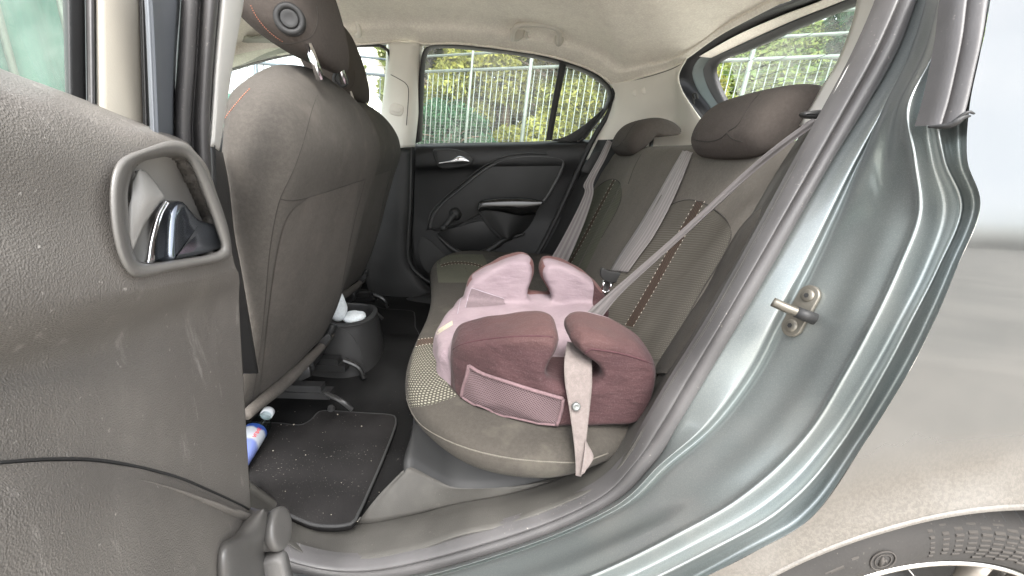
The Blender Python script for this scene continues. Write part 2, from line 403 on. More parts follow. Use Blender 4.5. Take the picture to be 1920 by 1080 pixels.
def leaf(name, col, var=.5):
    t = NT(name); oi = t.coord(); n = t.noise(oi, .9, 3); n2 = t.noise(oi, 9, 2)
    c = t.mix(t.ramp(n, .3, .7), tuple(x*(1-var) for x in col), tuple(x*(1+var) for x in col))
    c = t.mix(t.math('MULTIPLY', t.ramp(n2, .4, .7), .5), c, (col[0]*1.5, col[1]*1.15, col[2]*.6))
    d = t.n('ShaderNodeBsdfDiffuse'); t.l(c, d.inputs[0]); tr = t.n('ShaderNodeBsdfTranslucent'); t.l(c, tr.inputs[0])
    mx = t.n('ShaderNodeMixShader'); mx.inputs[0].default_value = .35; t.l(d.outputs[0], mx.inputs[1]); t.l(tr.outputs[0], mx.inputs[2]); t.l(mx.outputs[0], t.out.inputs[0]); return t.m

# ------------------------------------------------------------------ the car: painted shell
ARCH_C = (.575, .36, .245); ARCH_R = .365
mt['dusty'] = dusty()
car = thing('car', 'grey metallic five-door hatchback with its rear door open, booster seat inside', 'car', (0.0, 1.2, 0.0))
def skin(x, z):
    zc = .897+.03*(x-.43)
    d = z-zc
    w = .012; sd = .5*(d+math.sqrt(d*d+w*w))           # rounded shoulder crease
    y = .370+.27*sd+.10*max(0, d-.15)-.010*min(1, max(0, -d)/.14)+.06*max(0, -d-.32)
    r = math.hypot(x-ARCH_C[0], z-ARCH_C[2])-ARCH_R
    return y-.016*math.exp(-(max(0, r)/.035)**1.3)
def at_skin(px, py, off):
    Y = .38+off
    for _ in range(6):
        p = W(px, py, Y); Y = skin(p[0], p[2])+off
    return W(px, py, Y)
JT = dict(
 seal_in=[(1665,-60),(1650,0),(1606,100),(1553,200),(1497,300),(1440,405),(1388,500),(1331,600),(1268,700),(1214,790),(1173,860),(1103,920),(960,977),(707,1043),(560,1030),(430,960)],
 groove=[(1705,-60),(1680,0),(1636,100),(1580,200),(1523,300),(1464,400),(1406,500),(1347,600),(1290,700),(1238,790),(1190,855),(1120,926),(960,997),(713,1060),(555,1045),(425,975)],
 seal_out=[(1735,-60),(1715,0),(1677,100),(1620,200),(1557,300),(1500,400),(1444,500),(1386,600),(1326,700),(1272,790),(1227,863),(1140,945),(960,1023),(720,1085),(545,1068),(415,1000)],
 cb=[(1755,-60),(1743,0),(1710,100),(1660,200),(1606,300),(1556,400),(1506,500),(1452,600),(1400,700),(1325,798),(1240,870),(1148,953),(962,1032),(720,1095),(543,1079),(412,1012)],
 cm=[(1765,-60),(1758,0),(1730,100),(1682,200),(1655,300),(1630,400),(1592,500),(1544,600),(1490,705),(1412,808),(1310,895),(1205,975),(990,1065),(730,1130),(540,1115),(400,1050)],
 cc=[(1780,-60),(1773,0),(1750,100),(1703,200),(1716,300),(1726,400),(1690,500),(1643,600),(1588,702),(1520,812),(1425,908),(1305,985),(1060,1100),(750,1180),(530,1160),(380,1090)],
 cd=[(1795,-60),(1785,0),(1765,100),(1738,200),(1750,300),(1772,395),(1738,500),(1688,600),(1632,702),(1558,818),(1468,918),(1340,1000),(1080,1120),(755,1200),(525,1180),(370,1110)],
 ce=[(1808,-60),(1795,0),(1780,100),(1756,200),(1770,300),(1802,390),(1758,502),(1707,602),(1653,704),(1580,826),(1488,934),(1368,1012),(1090,1140),(758,1215),(520,1195),(365,1120)],
 cf=[(1842,-60),(1833,0),(1815,100),(1793,200),(1800,300),(1828,389),(1781,502),(1738,603),(1687,705),(1606,830),(1514,944),(1394,1022),(1100,1158),(760,1225),(518,1205),(362,1130)],
 cg=[(1866,-60),(1857,0),(1838,100),(1818,200),(1814,300),(1838,387),(1794,502),(1752,602),(1700,704),(1622,829),(1530,962),(1420,1032),(1110,1178),(763,1240),(515,1220),(358,1145)])
OFF = dict(seal_in=.185, groove=.178, seal_out=.175, cb=.147, cm=.098, cc=.042, cd=.043, ce=.023, cf=.036, cg=0.0)
JT['cf1'] = [(a[0]*.62+b[0]*.38, a[1]*.62+b[1]*.38) for a, b in zip(JT['ce'], JT['cg'])]; OFF['cf1'] = .031
JT['cf2'] = [(a[0]*.18+b[0]*.82, a[1]*.18+b[1]*.82) for a, b in zip(JT['ce'], JT['cg'])]; OFF['cf2'] = .027
JT['cg1'] = [(a[0]*.04+b[0]*.96, a[1]*.04+b[1]*.96) for a, b in zip(JT['ce'], JT['cg'])]; OFF['cg1'] = .004
JT['cb0'] = [(a[0]*.22+b[0]*.78, a[1]*.22+b[1]*.78) for a, b in zip(JT['seal_out'], JT['cb'])]; OFF['cb0'] = .1515
JT['cb1'] = [(a[0]*.85+b[0]*.15, a[1]*.85+b[1]*.15) for a, b in zip(JT['cb'], JT['cm'])]; OFF['cb1'] = .150
JT['cc0'] = [(a[0]*.14+b[0]*.86, a[1]*.14+b[1]*.86) for a, b in zip(JT['cm'], JT['cc'])]; OFF['cc0'] = .052
J = {k: np.array([at_skin(p[0], p[1], OFF[k]) for p in v]) for k, v in JT.items()}
# shut face of the rear door opening, pressed in ridges
def push(c, d): return c+np.array([0, d, 0])
order = [J['seal_out'], J['cb0'], J['cb'], J['cb1'], push(J['cb']*.5+J['cm']*.5, .010), J['cm'], push(J['cm']*.5+J['cc']*.5, .004), J['cc0'], J['cc'],
         J['cd'], J['ce'], J['cf1'], J['cf2'], J['cg1'], J['cg']]
shell = obj('door_jamb', g_loft(order, nu=150, k=5, arc=False, flip=True), mt['paint'], car)
# rear quarter panel round the wheel arch
def archp(a, r=0.0):
    a = math.radians(a); x, z = ARCH_C[0]+(ARCH_R+r)*math.cos(a), ARCH_C[2]+(ARCH_R+r)*math.sin(a)
    return np.array([x, skin(x, z), z])
L = np.vstack([J['cg'][:12], [at_skin(1330, 1078, 0), at_skin(1260, 1112, 0)]])
R = np.array([(1.15, 0, 1.3), (1.15, 0, 1.2), (1.15, 0, 1.1), (1.15, 0, 1.0), (1.15, 0, .95), (1.15, 0, .915), (1.12, 0, .72), tuple(archp(40)), tuple(archp(66)), tuple(archp(86)), tuple(archp(102)), tuple(archp(116)), tuple(archp(130)), tuple(archp(142))])
nt, ns = 150, 60
Lc, Rc = crs(L, nt, arc=False), crs(R, nt, arc=False)
G = np.zeros((nt, ns, 3))
for j in range(nt):
    for i in range(ns):
        s = (i/(ns-1)); p = Lc[j]*(1-s)+Rc[j]*s; p[1] = skin(p[0], p[2]); G[j, i] = p
quarter = obj('quarter_panel', g_grid(G, flip=True), mt['dusty'], car)
ra = np.array([archp(a) for a in np.linspace(35, 148, 60)])
obj('arch_lip', g_loft([ra, ra+[0, -.002, -.004], ra+[0, .004, -.010], ra+[0, .03, -.006]], nu=60, k=3), mt['dusty'], car)
a_ = np.radians(np.linspace(30, 150, 40))
liner = [np.stack([ARCH_C[0]+(ARCH_R+.0-k*.004)*np.cos(a_), np.full(40, .385+k*.05), ARCH_C[2]+(ARCH_R-k*.004)*np.sin(a_)], 1) for k in range(5)]
obj('wheel_arch_liner', g_loft(liner, nu=40, k=2), mt['rubber_dark'], car)
# rubber seal round the opening
mids = lambda a, b, t, d: push(J[a]*(1-t)+J[b]*t, d)
seal_rows = [push(J['seal_in'], .01), push(J['seal_in'], -.002), mids('seal_in', 'groove', .4, -.016), mids('seal_in', 'groove', .8, -.012), push(J['groove'], .004), mids('groove', 'seal_out', .3, -.009), mids('groove', 'seal_out', .75, -.010), push(J['seal_out'], -.003), push(J['seal_out'], .004)]
obj('door_seal', g_loft(seal_rows, nu=150, k=3, arc=False, flip=True), mt['rubber'], car)
# interior trim along the seal: pale pillar trim above, dark plastic below
ti = WL([(1655,-60,.70),(1641,8,.70),(1607,95,.69),(1573,150,.68),(1528,227,.67)])
to = np.array([push(at_skin(*p, .185), .004) for p in [(1665,-60),(1650,0),(1612,90),(1583,143),(1541,226)]])
obj('pillar_trim', g_loft([ti+[.03, .08, 0], ti, (ti+to)/2+[0, -.008, 0], to], nu=40, k=4), mt['white_trim'], car, thick=.003)
tl = [(1528,227,.66),(1480,302,.655),(1430,388,.645),(1378,482,.635),(1313,592,.63),(1280,648,.63),(1233,722,.625),(1187,792,.62),(1120,866,.62),(1057,902,.62),(960,932,.625),(860,951,.63),(780,970,.635),(690,986,.64),(647,987,.64),(580,980,.64),(530,962,.64),(430,890,.64)]
tr = [(1541,226),(1497,300),(1450,388),(1399,480),(1336,592),(1302,646),(1256,720),(1216,788),(1165,868),(1110,916),(960,977),(860,1000),(780,1028),(700,1043),(640,1047),(580,1037),(540,1015),(430,955)]
tl = WL(tl); tr = np.array([push(at_skin(p[0], p[1], .185), .002) for p in tr])
obj('sill_trim', g_loft([tl+[0, .05, -.06], tl+[0, .02, -.01], tl, tl*.55+tr*.45+[0, -.004, .004], tr+[0, -.004, .0], tr+[0, 0, -.01]], nu=110, k=3), mt['grey_plastic'], car, thick=.003)
# rubber drip strip in the upper channel
sl = np.array([at_skin(*p, .02) for p in [(1790,-60),(1780,0),(1772,70),(1760,133),(1747,190),(1733,236)]])
sr = np.array([at_skin(*p, .004) for p in [(1862,-60),(1851,0),(1840,70),(1826,133),(1813,190),(1803,226)]])
mid = lambda t, d: push(sl*(1-t)+sr*t, d)
strip = obj('drip_strip', g_loft([push(sl, .01), mid(.03, -.004), mid(.22, -.008), mid(.4, -.002), mid(.47, .006), mid(.55, -.004), mid(.75, -.007), mid(.96, -.002), push(sr, .008)], nu=30, k=3, flip=True), mt['rubber'], car)
e0, e1 = sl[-1], sr[-1]
fl = [e0+[0, -.004, -.001], e0*.6+e1*.4+[0, -.010, -.002], e0*.3+e1*.7+[0, -.010, .003], e1+[0, -.006, .003]]
obj('strip_end', [g_tube(np.array(fl), [.0015, .004, .005, .0012], 8, n=16, flat=.6), g_tube(np.array([fl[1], fl[2]+[.0, -.002, .004], fl[3]+[.001, -.002, .002]]), [.001, .0018, .0008], 6, n=10)], mt['rubber_dark'], strip)
# striker on the shut face
sk = lambda px, py, l=0: on_surface([shell], [(px, py)], l)[0]
sp, sq, sn = sk(1520, 556), sk(1489, 612), None
ax = sp-sq; ax /= np.linalg.norm(ax)
c3 = sk(1540, 585); side = c3-(sp+sq)/2; side -= ax*np.dot(side, ax); side /= np.linalg.norm(side)
nr = np.cross(side, ax);
if np.dot(nr, CO-sp) < 0: nr = -nr
striker = empty('door_striker', tuple((sp+sq)/2), car)
def plate(c, r, ext):
    a = np.linspace(0, 2*math.pi, 28, endpoint=False)
    return np.array([c+r*(math.cos(t)*ax*ext+math.sin(t)*side) for t in a])
half = np.linalg.norm(sp-sq)/2; ctr = (sp+sq)/2
cap_ = []
for t in np.linspace(0, 2*math.pi, 40, endpoint=False):
    s_, c_ = math.sin(t), math.cos(t); cap_.append(ctr+ax*(half*np.sign(c_)*(abs(c_) > 1e-6)+.0135*c_)+side*.0135*s_+nr*.001)
obj('plate', g_slab(np.array(cap_), nr, .0045, .0015), mt['bare_metal'], striker)
for q in (sp, sq):
    scw = obj('screw', [g_lathe([(.0001, .0075), (.003, .0078), (.0065, .0072), (.0078, .0062), (.0082, .004)], q, nr, ax, 24)], mt['bare_metal'], striker)
    obj('screw_socket', g_lathe([(.0001, .0081), (.0018, .0082), (.0032, .0081)], q, nr, ax, 6), mt['rubber_dark'], scw)
tip = W(1449, 566, float(sk(1449, 566)[1])-.034)
root_ = sk(1535, 600)+nr*.008
obj('striker_bar', [g_tube(np.array([root_, root_*.45+tip*.55+nr*.006, tip]), [.0062, .0058, .0058], 12, n=14)], mt['bare_metal'], striker)
obj('striker_foot', [g_tube(np.array([root_+(root_-tip)*.02, root_*.62+tip*.38+nr*.004]), [.0072, .0068], 14)], mt['dark_plastic'], striker)

# ------------------------------------------------------------------ rear wheel
wc = np.array([.575, .44, .245])
wheel = empty('rear_wheel', tuple(wc), car)
tyre = [(.236, -.050), (.242, -.058), (.252, -.062), (.268, -.065), (.288, -.062), (.303, -.050), (.311, -.036), (.314, -.02), (.315, .05), (.30, .1)]
obj('tyre', g_lathe(crs(np.array([(a, b, 0) for a, b in tyre]), 36)[:, :2], wc, (0, 1, 0), n=140), mt['tyre'] if 'tyre' in mt else plastic('tyre', (.034, .032, .030), .8, 260, .3, .25, .3, dust=(.2, .18, .15)), wheel)
# moulded blocks, shoulder sipes and the worn emblem on the sidewall
tm = plastic('tyre_relief', (.06, .055, .05), .85, 260, .3, .2, .2)
def onwheel(r, a, h):
    a = math.radians(a); return wc+np.array([r*math.cos(a), h, r*math.sin(a)])
def side_h(r): return float(np.interp(r, [q[0] for q in tyre[:7]], [q[1] for q in tyre[:7]]))
def arcplate(r0, r1, a0, a1, d=.0012, n=4):
    G = [[onwheel(r, a, side_h(r)-d*(1 if 0 < i < 3 else -.4)) for a in np.linspace(a0, a1, n)] for i, r in enumerate((r0, r0+.0006, r1-.0006, r1))]
    return g_grid(np.array(G))
blocks = []
for ia, a in enumerate(np.arange(60, 101, 3.4)):
    nrow = [3, 4, 5, 6, 7, 7, 7, 7, 7, 6, 6, 5, 4][min(ia, 12)]; wd = [2.9, 2.9, 2.9, 2.9, 2.9, 2.9, 2.8, 2.7, 2.5, 2.2, 1.9, 1.5, 1.1][min(ia, 12)]
    for k in range(7):
        r = .2515+.0066*k+(.003 if ia % 2 else 0)
        if ia > 8 and k in (0,): continue
        blocks.append(arcplate(r, r+.0042, a, a+wd))
obj('sidewall_blocks', blocks, tm, wheel)['kind'] = 'stuff'
ring_c, eu, ev = onwheel(.270, 113.5, side_h(.270)-.001), np.array([math.cos(math.radians(113.5)), 0, math.sin(math.radians(113.5))]), np.array([math.sin(math.radians(113.5)), 0, -math.cos(math.radians(113.5))])
obj('sidewall_emblem', [g_tube(np.array([ring_c+.0145*(math.cos(t)*eu+math.sin(t)*ev) for t in np.linspace(0, 2*math.pi, 24, endpoint=False)]), .0009, 6, closed=True),
    g_tube(np.array([ring_c+.0095*(math.cos(t)*eu+math.sin(t)*ev) for t in np.linspace(0, 2*math.pi, 24, endpoint=False)]), .0006, 6, closed=True),
    g_tube(np.array([ring_c-.006*eu-.004*ev, ring_c+.001*eu-.001*ev, ring_c+.006*eu+.001*ev]), [.002, .003, .0008], 6), g_tube(np.array([ring_c-.005*eu+.004*ev, ring_c+.002*eu+.002*ev]), [.001, .002], 6)], tm, wheel)
let = [arcplate(.252, .286, 118.5, 120.2), arcplate(.252, .256, 122.5, 127, n=6), arcplate(.277, .282, 122.5, 126, n=6), arcplate(.252, .282, 126, 127.2), arcplate(.252, .266, 130, 131.5), arcplate(.266, .282, 131, 132)]
obj('sidewall_lettering', let, tm, wheel)
sip = []
for a in np.arange(60, 140, 4.6):
    P = np.array([onwheel(.3, a, side_h(.3)-.0004), onwheel(.309, a+.5, side_h(.309)-.0006), onwheel(.3145, a+.9, -.02)]); sip.append(g_tube(P, [.0008, .0016, .002], 5))
obj('shoulder_sipes', sip, mt['rubber_dark'], wheel)
obj('rim', [g_lathe([(.236, -.045), (.2385, -.053), (.2365, -.058), (.2325, -.057), (.229, -.050), (.2265, -.038), (.222, -.02), (.217, .05)], wc, (0, 1, 0), n=120)], NT('rim_bright').bsdf((.62, .6, .57), .22, 1), wheel)
spk = []
for a in (55, 76, 127, 148, -17, 4, 199, 220, 271, 292):
    P = np.array([onwheel(.03, a, -.03), onwheel(.10, a, -.035), onwheel(.16, a, -.038), onwheel(.226, a+.0, -.036)]); spk.append(g_tube(P, [.02, .013, .012, .016], 10, n=16, flat=.6))
hub = g_lathe([(.0001, -.03), (.025, -.03), (.05, -.022), (.06, .0)], wc, (0, 1, 0), n=40)
obj('spokes', spk+[hub], plastic('rim_silver', (.36, .33, .29), .4, 200, .1, .3, .5, .5), wheel)
obj('brake_drum', [g_lathe([(.0001, .02), (.11, .02), (.125, .03), (.128, .08)], wc, (0, 1, 0), n=48), g_lathe([(.128, .05), (.22, .06)], wc, (0, 1, 0), n=48)], mt['dark_plastic'], wheel)

# ------------------------------------------------------------------ floor, sill step, carpet
obj('floor_carpet', g_grid(np.array([[(x, y, .246+.014*min(1, max(0, (y-.655)/.04))+.05*math.exp(-((y-1.27)/.16)**2)) for x in np.linspace(-1.9, .05, 30)] for y in np.linspace(.655, 1.98, 24)])), mt['carpet'], car)
sA = WL([(668,987),(700,985),(780,969),(860,950),(960,931),(1057,901),(1130,856)], .64)+[0, .004, .002]
sB = np.array([WZ(*p) for p in [(757,886,.33),(771,876,.335),(815,898,.335),(860,915,.335),(960,912,.335),(1057,893,.34),(1130,850,.36)]])
sC = sB.copy(); sC[:, 2] += .16; sC[:, 1] += .03; sC[0] = sB[0]+[.02, .02, .1]
obj('seat_step_trim', g_loft([sA, sA*.5+sB*.5+[0, 0, .006], sB], nu=50, k=5), mt['grey_plastic'], car, thick=.004)
obj('seat_riser', g_loft([sB, sB+[0, .012, .03], sC], nu=50, k=4), mt['dark_plastic'], car)
sD = np.array([sA[0], sA[0]*.5+sB[0]*.5+[0, 0, .006], sB[0]]); sE = sD.copy(); sE[:, 2] = .24; sE[:, 0] -= .008
obj('step_edge', g_loft([sD, sD+[-.006, 0, -.006], sE], nu=24, k=3), mt['grey_plastic'], car)
# back wall of the footwell under the bench
obj('bench_base', g_loft([np.array([(-.09, .72, .25), (-.10, 1.2, .25), (-.12, 1.95, .25)]), np.array([(-.07, .72, .48), (-.10, 1.2, .48), (-.14, 1.95, .48)])], nu=20, k=3), mt['carpet'], car)
# far sill and pillar foot
obj('sill_cover', g_loft([WL([(700,590),(760,584),(810,578),(900,560)], 1.80), WL([(712,568),(760,563),(810,556),(900,540)], 1.86), WL([(712,560),(760,556),(810,548),(900,532)], 1.93)], nu=24, k=3), mt['dark_plastic'], car)
# ------------------------------------------------------------------ opposite side: pillar trims, door, windows
YD = 1.93
obj('centre_pillar_lower_trim', g_loft([WL([(700,275),(690,380),(680,470),(690,545),(700,590)], 1.93), WL([(735,275),(735,380),(733,470),(735,540),(745,582)], 1.90), WL([(765,278),(763,380),(758,470),(766,510),(800,556)], 1.91), WL([(782,272),(776,380),(772,470),(784,512),(822,548)], 1.95)], nu=30, k=4), mt['dark_plastic'], car, thick=.003)
cp = obj('centre_pillar_trim', g_loft([WL([(725,72),(722,140),(715,210),(705,285)], 1.95), WL([(735,78),(732,140),(728,210),(722,282)], 1.87), WL([(765,80),(760,140),(757,210),(752,277)], 1.84), WL([(785,80),(780,140),(776,210),(770,276)], 1.86), WL([(795,86),(789,140),(785,210),(778,276)], 1.90)], nu=30, k=4), mt['pillar_trim'], car, thick=.003)
P = on_surface([cp], [(733,140),(748,148),(762,158),(766,175),(762,235)], .0, 24)
if len(P) > 3: obj('trim_groove', g_tube(P, .0016, 6), mt['grey_plastic'], cp)
bs = W(742, 206, 1.845)
a_ = np.linspace(0, 2*math.pi, 32, endpoint=False)
def stadium(px, py, w, h, Y, tilt=0, p=3.0, n=40):
    a = np.linspace(0, 2*math.pi, n, endpoint=False); ct, st = math.cos(tilt), math.sin(tilt); out = []
    for t in a:
        c, s = math.cos(t), math.sin(t); u, v = w*math.copysign(abs(c)**(2/p), c), h*math.copysign(abs(s)**(2/p), s); out.append(W(px+u*ct-v*st, py+u*st+v*ct, Y))
    return np.array(out)
FRONT = np.array([0, -1.0, 0])
obj('belt_adjuster', g_slab(stadium(744, 206, 14, 11, 1.85, .25), FRONT, .014, .004), mt['pillar_trim'], car)
obj('belt_adjuster_slot', g_slab(stadium(743, 206, 9, 4.5, 1.836, .25), FRONT, .004, .002), mt['pillar_trim'], car)
# dark sheet added behind the far door and pillar trims, keeps outside light out
obj('backing_sheet', g_grid(np.array([[(x, 1.985, z) for x in np.linspace(-1.5, .75, 8)] for z in (.2, .5, .8, .93)])), mt['dark_plastic'], car)
NOBELT = 0 and obj('front_belt', g_loft([WL([(738,205),(744,300),(741,420),(737,520)], 1.80), WL([(742,205),(748,300),(743,420),(738,520)], 1.80)], nu=20, k=2), mt['belt_pale'], car, thick=.0015)

far_door = empty('rear_door', tuple(W(930, 400, YD)), car)
def pan(pts, Y=YD): return WL(pts, Y)
# panel: top ledge, flat, bulged lower half
rows = [pan([(779,270),(850,268),(930,267),(1010,265),(1080,263),(1118,262)], 1.955), pan([(779,280),(850,277),(930,275),(1010,273),(1080,271),(1112,270)], 1.915), pan([(779,310),(850,308),(930,306),(1010,304),(1070,301),(1098,298)], 1.905),
        pan([(778,330),(850,326),(930,330),(1000,332),(1060,336),(1085,340)], 1.925), pan([(776,400),(840,402),(910,405),(975,405),(1030,402),(1058,398)], 1.93), pan([(775,440),(830,443),(900,448),(960,450),(1010,445),(1036,440)], 1.92), pan([(780,490),(830,500),(890,508),(945,512),(985,500),(1012,482)], 1.91), pan([(800,520),(840,540),(890,545),(940,545),(975,535),(990,520)], 1.93)]
panel = obj('trim_panel', g_loft(rows, nu=60, k=5), mt['black_plastic'], far_door)
# upholstered insert with its arched rim
ins = [(808,412),(815,392),(840,368),(872,343),(905,318),(940,300),(980,293),(1020,293),(1046,295),(1056,300),(1056,312),(1040,345),(1020,378),(990,390),(940,398),(905,400),(880,412),(840,430),(812,432)]
inso = crs(np.array([W(x, y, 1.922) for x, y in ins]), 90, closed=True)
obj('door_insert', g_slab(inso, FRONT, .012, .006), mt['dark_plastic'], far_door)
rimp = WL([(806,430),(812,405),(832,380),(868,350),(903,322),(938,303),(980,294),(1022,294),(1050,298),(1056,306),(1050,325),(1030,362),(1017,380)], 1.912)
obj('insert_rim', g_tube(rimp, .0075, 8, n=70), plastic('rim_plastic', (.055, .055, .055), .42, 1300, .2, .2, .4), far_door)
obj('insert_groove', g_tube(WL([(800,432),(808,400),(830,374),(866,343),(901,316),(936,297),(980,288),(1026,289)], 1.903), .004, 6, n=60), mt['rubber_dark'], far_door)
# map pocket and speaker bulge
pk = crs(WL([(822,436),(860,424),(900,414),(925,420),(940,440),(940,462),(910,470),(880,476),(850,470),(830,455)], 1.91), 60, closed=True)
obj('pocket_recess', g_slab(pk, FRONT, .006, .003), mt['black_plastic'], far_door)
obj('pocket_edge', g_tube(WL([(818,440),(850,468),(880,480),(915,470),(945,450),(985,438)], 1.90), [.004, .012, .014, .014, .012, .004], 10, n=40), mt['dark_plastic'], far_door)
obj('pocket_line', g_tube(WL([(810,430),(850,420),(895,410),(906,408)], 1.895), .0025, 6, n=20), mt['rubber_dark'], far_door)
obj('speaker_cover', g_slab(crs(WL([(784,470),(788,447),(800,446),(820,462),(845,490),(862,520),(858,535),(820,520),(796,505)], 1.915), 60, closed=True), FRONT, .008, .004), plastic('speaker_mesh', (.02, .02, .02), .7, 700, .8, .2), far_door)
# pull handle: gloss armrest cap on a swept pocket
arm = [WL([(898,384),(901,378),(940,374),(985,374),(1015,377)], 1.915), WL([(896,388),(902,376),(940,371),(985,371),(1016,376)], 1.86), WL([(896,392),(905,384),(945,384),(985,384),(1016,380)], 1.845), WL([(898,396),(908,396),(945,396),(972,403),(1005,398)], 1.855), WL([(900,400),(910,402),(945,400),(975,405),(1005,402)], 1.915)]
armrest = obj('armrest', g_loft(arm, nu=40, k=5), mt['gloss_black'], far_door)
sup = [WL([(900,394),(912,412),(925,428),(938,442),(943,446)], 1.855), WL([(930,396),(938,412),(945,428),(948,440),(950,446)], 1.845), WL([(975,404),(968,418),(962,430),(958,440),(955,448)], 1.855), WL([(1004,402),(995,420),(985,432),(972,442),(960,450)], 1.915)]
obj('armrest_support', g_loft(sup, nu=24, k=5), mt['dark_plastic'], far_door)
obj('grip_recess', g_slab(crs(WL([(898,398),(906,402),(928,428),(942,444),(936,446),(915,425)], 1.885), 40, closed=True), FRONT, .004, .002), mt['rubber_dark'], far_door)
# window crank
k0, k1 = W(853, 402, 1.90), W(833, 426, 1.85)
crank = obj('window_crank', [g_lathe([(.0001, -.022), (.016, -.022), (.021, -.014), (.026, 0), (.03, .012)], k0, FRONT*-1, n=28), g_tube(np.array([W(852,402,1.875), W(843,414,1.865), W(834,425,1.855)]), [.0125, .0115, .011], 12, n=8)], mt['dark_plastic'], far_door)
obj('crank_knob', g_lathe([(.0001, -.03), (.008, -.03), (.0125, -.025), (.0135, -.01), (.012, .004)], k1, FRONT*-1, n=24), mt['dark_plastic'], crank)
# inner handle
bez = crs(WL([(812,282),(830,279),(855,280),(878,288),(888,300),(880,310),(850,316),(828,316),(818,305)], 1.905), 60, closed=True)
obj('handle_bezel', g_slab(bez, FRONT, .010, .006), mt['dark_plastic'], far_door)
obj('handle_recess', g_slab(crs(WL([(819,286),(832,284),(852,285),(858,292),(872,300),(875,306),(850,309),(826,308),(821,298)], 1.894), 40, closed=True), FRONT, .0015, .001), mt['rubber_dark'], far_door)
lev = [WL([(823,303),(845,299),(858,292),(868,294),(880,301)], 1.89), WL([(823,305),(846,301),(860,294),(870,296),(880,302)], 1.872), WL([(823,307),(848,305),(862,304),(872,304),(879,303)], 1.872), WL([(823,308),(848,307),(862,307),(872,306),(879,304)], 1.89)]
obj('handle_lever', g_loft(lev, nu=24, k=4), mt['chrome'], far_door)
# window frame, divider, panes
inner = [(790,265),(792,200),(795,130),(800,100),(812,90),(850,89),(900,94),(960,101),(1020,112),(1075,128),(1110,143),(1132,160),(1141,175),(1138,190),(1125,212),(1105,238),(1090,257),(1075,264)]
outer = [(779,270),(781,200),(787,130),(793,96),(808,86),(850,84),(900,88),(962,96),(1024,106),(1080,122),(1116,137),(1140,155),(1150,174),(1146,192),(1132,216),(1112,242),(1098,260),(1085,268)]
def yw(y): return 1.945-.075*max(0, (268-y))/180
io, oo = np.array([W(x, y, yw(y)) for x, y in inner]), np.array([W(x, y, yw(y)-.012) for x, y in outer])
frame = obj('window_frame', g_loft([push(io, .02), push(io, -.002), push((io+oo)/2, -.016), oo, push(oo, .02)], nu=90, k=3), mt['gloss_black'] if False else mt['rubber_dark'], far_door)
dv = [[W(x, y, yw(y)-d) for x, y in c] for c, d in (([(1023,263),(1034,200),(1049,118)], -.01), ([(1024,263),(1035,200),(1050,118)], .008), ([(1034,263),(1045,200),(1061,121)], .008), ([(1035,263),(1046,200),(1062,121)], -.01))]
obj('window_divider', g_loft(dv, nu=16, k=2), mt['rubber_dark'], far_door)
cw = crs(np.array([W(x, y, yw(y)-.004) for x, y in [(1034,263),(1060,256),(1090,238),(1118,215),(1132,204),(1112,240),(1092,262),(1060,266)]]), 50, closed=True)
obj('quarter_light_corner', g_slab(cw, FRONT, .006, .002), mt['rubber_dark'], far_door)
pane = np.array([[W(x, y, yw(y)+.012) for x in np.linspace(775, 1150, 8)] for y in np.linspace(80, 275, 6)])
obj('window_pane', g_grid(pane), mt['glass'], far_door)
obj('door_edge_seal', g_tube(WL([(786,90),(780,140),(776,210),(772,272),(769,380),(765,470),(770,497),(785,515),(815,535)], 1.925), .008, 8, n=60), mt['rubber_dark'], car)
obj('door_edge_seal', g_tube(WL([(1150,165),(1152,185),(1140,215),(1118,250),(1100,285),(1075,340),(1045,405),(1020,455),(1000,490),(985,510)], 1.90), .011, 8, n=60), mt['rubber_dark'], car)
# ------------------------------------------------------------------ headliner and rear pillar
he = [(395,143,1.955),(430,128,1.95),(520,104,1.93),(620,88,1.90),(700,82,1.885),(760,78,1.87),(800,84,1.868),(850,83,1.866),(900,87,1.866),(960,95,1.866),(1024,105,1.868),(1080,121,1.872),(1118,137,1.874),(1148,158,1.87),(1200,147,1.80),(1250,132,1.70),(1288,110,1.62),(1350,66,1.50),(1432,22,1.34),(1500,-12,1.2),(1600,-65,1.02)]
H0 = WL(he); n_ = len(H0)
H1 = H0.copy(); H2 = H0.copy(); H3 = H0.copy(); H4 = H0.copy(); Hm = H0.copy()
for i in range(n_):
    x, y, z = H0[i]; back = max(0, i-13)/7
    Hm[i] = (x-.01*back, y-.05*(1-back), z+.028*(1-back)+.004)
    H1[i] = (x-.02*back, y-.13*(1-back)-.03*back, z+.065*(1-back)+.008)
    xf_ = max(x, -.74)
    H1[i][0] = max(H1[i][0], -1.05) if i < 4 else H1[i][0]
    H2[i] = (min(xf_, .70), 1.27-.05*back, max(z+.10*(1-back), 1.36)+.0)
    H3[i] = (min(xf_, .70), .85, H2[i][2]-.012); H4[i] = (min(xf_, .70), .60, H2[i][2]-.09)
obj('headliner', g_loft([push(H0, .03), H0, Hm, H1, H2, H3, H4], nu=110, k=5), mt['headliner'], car, thick=.004)
obj('headliner_edge', g_tube(np.array([W(x, y-1, Y-.006) for x, y, Y in he[2:14]]), .004, 6, n=60), mt['headliner'], car)
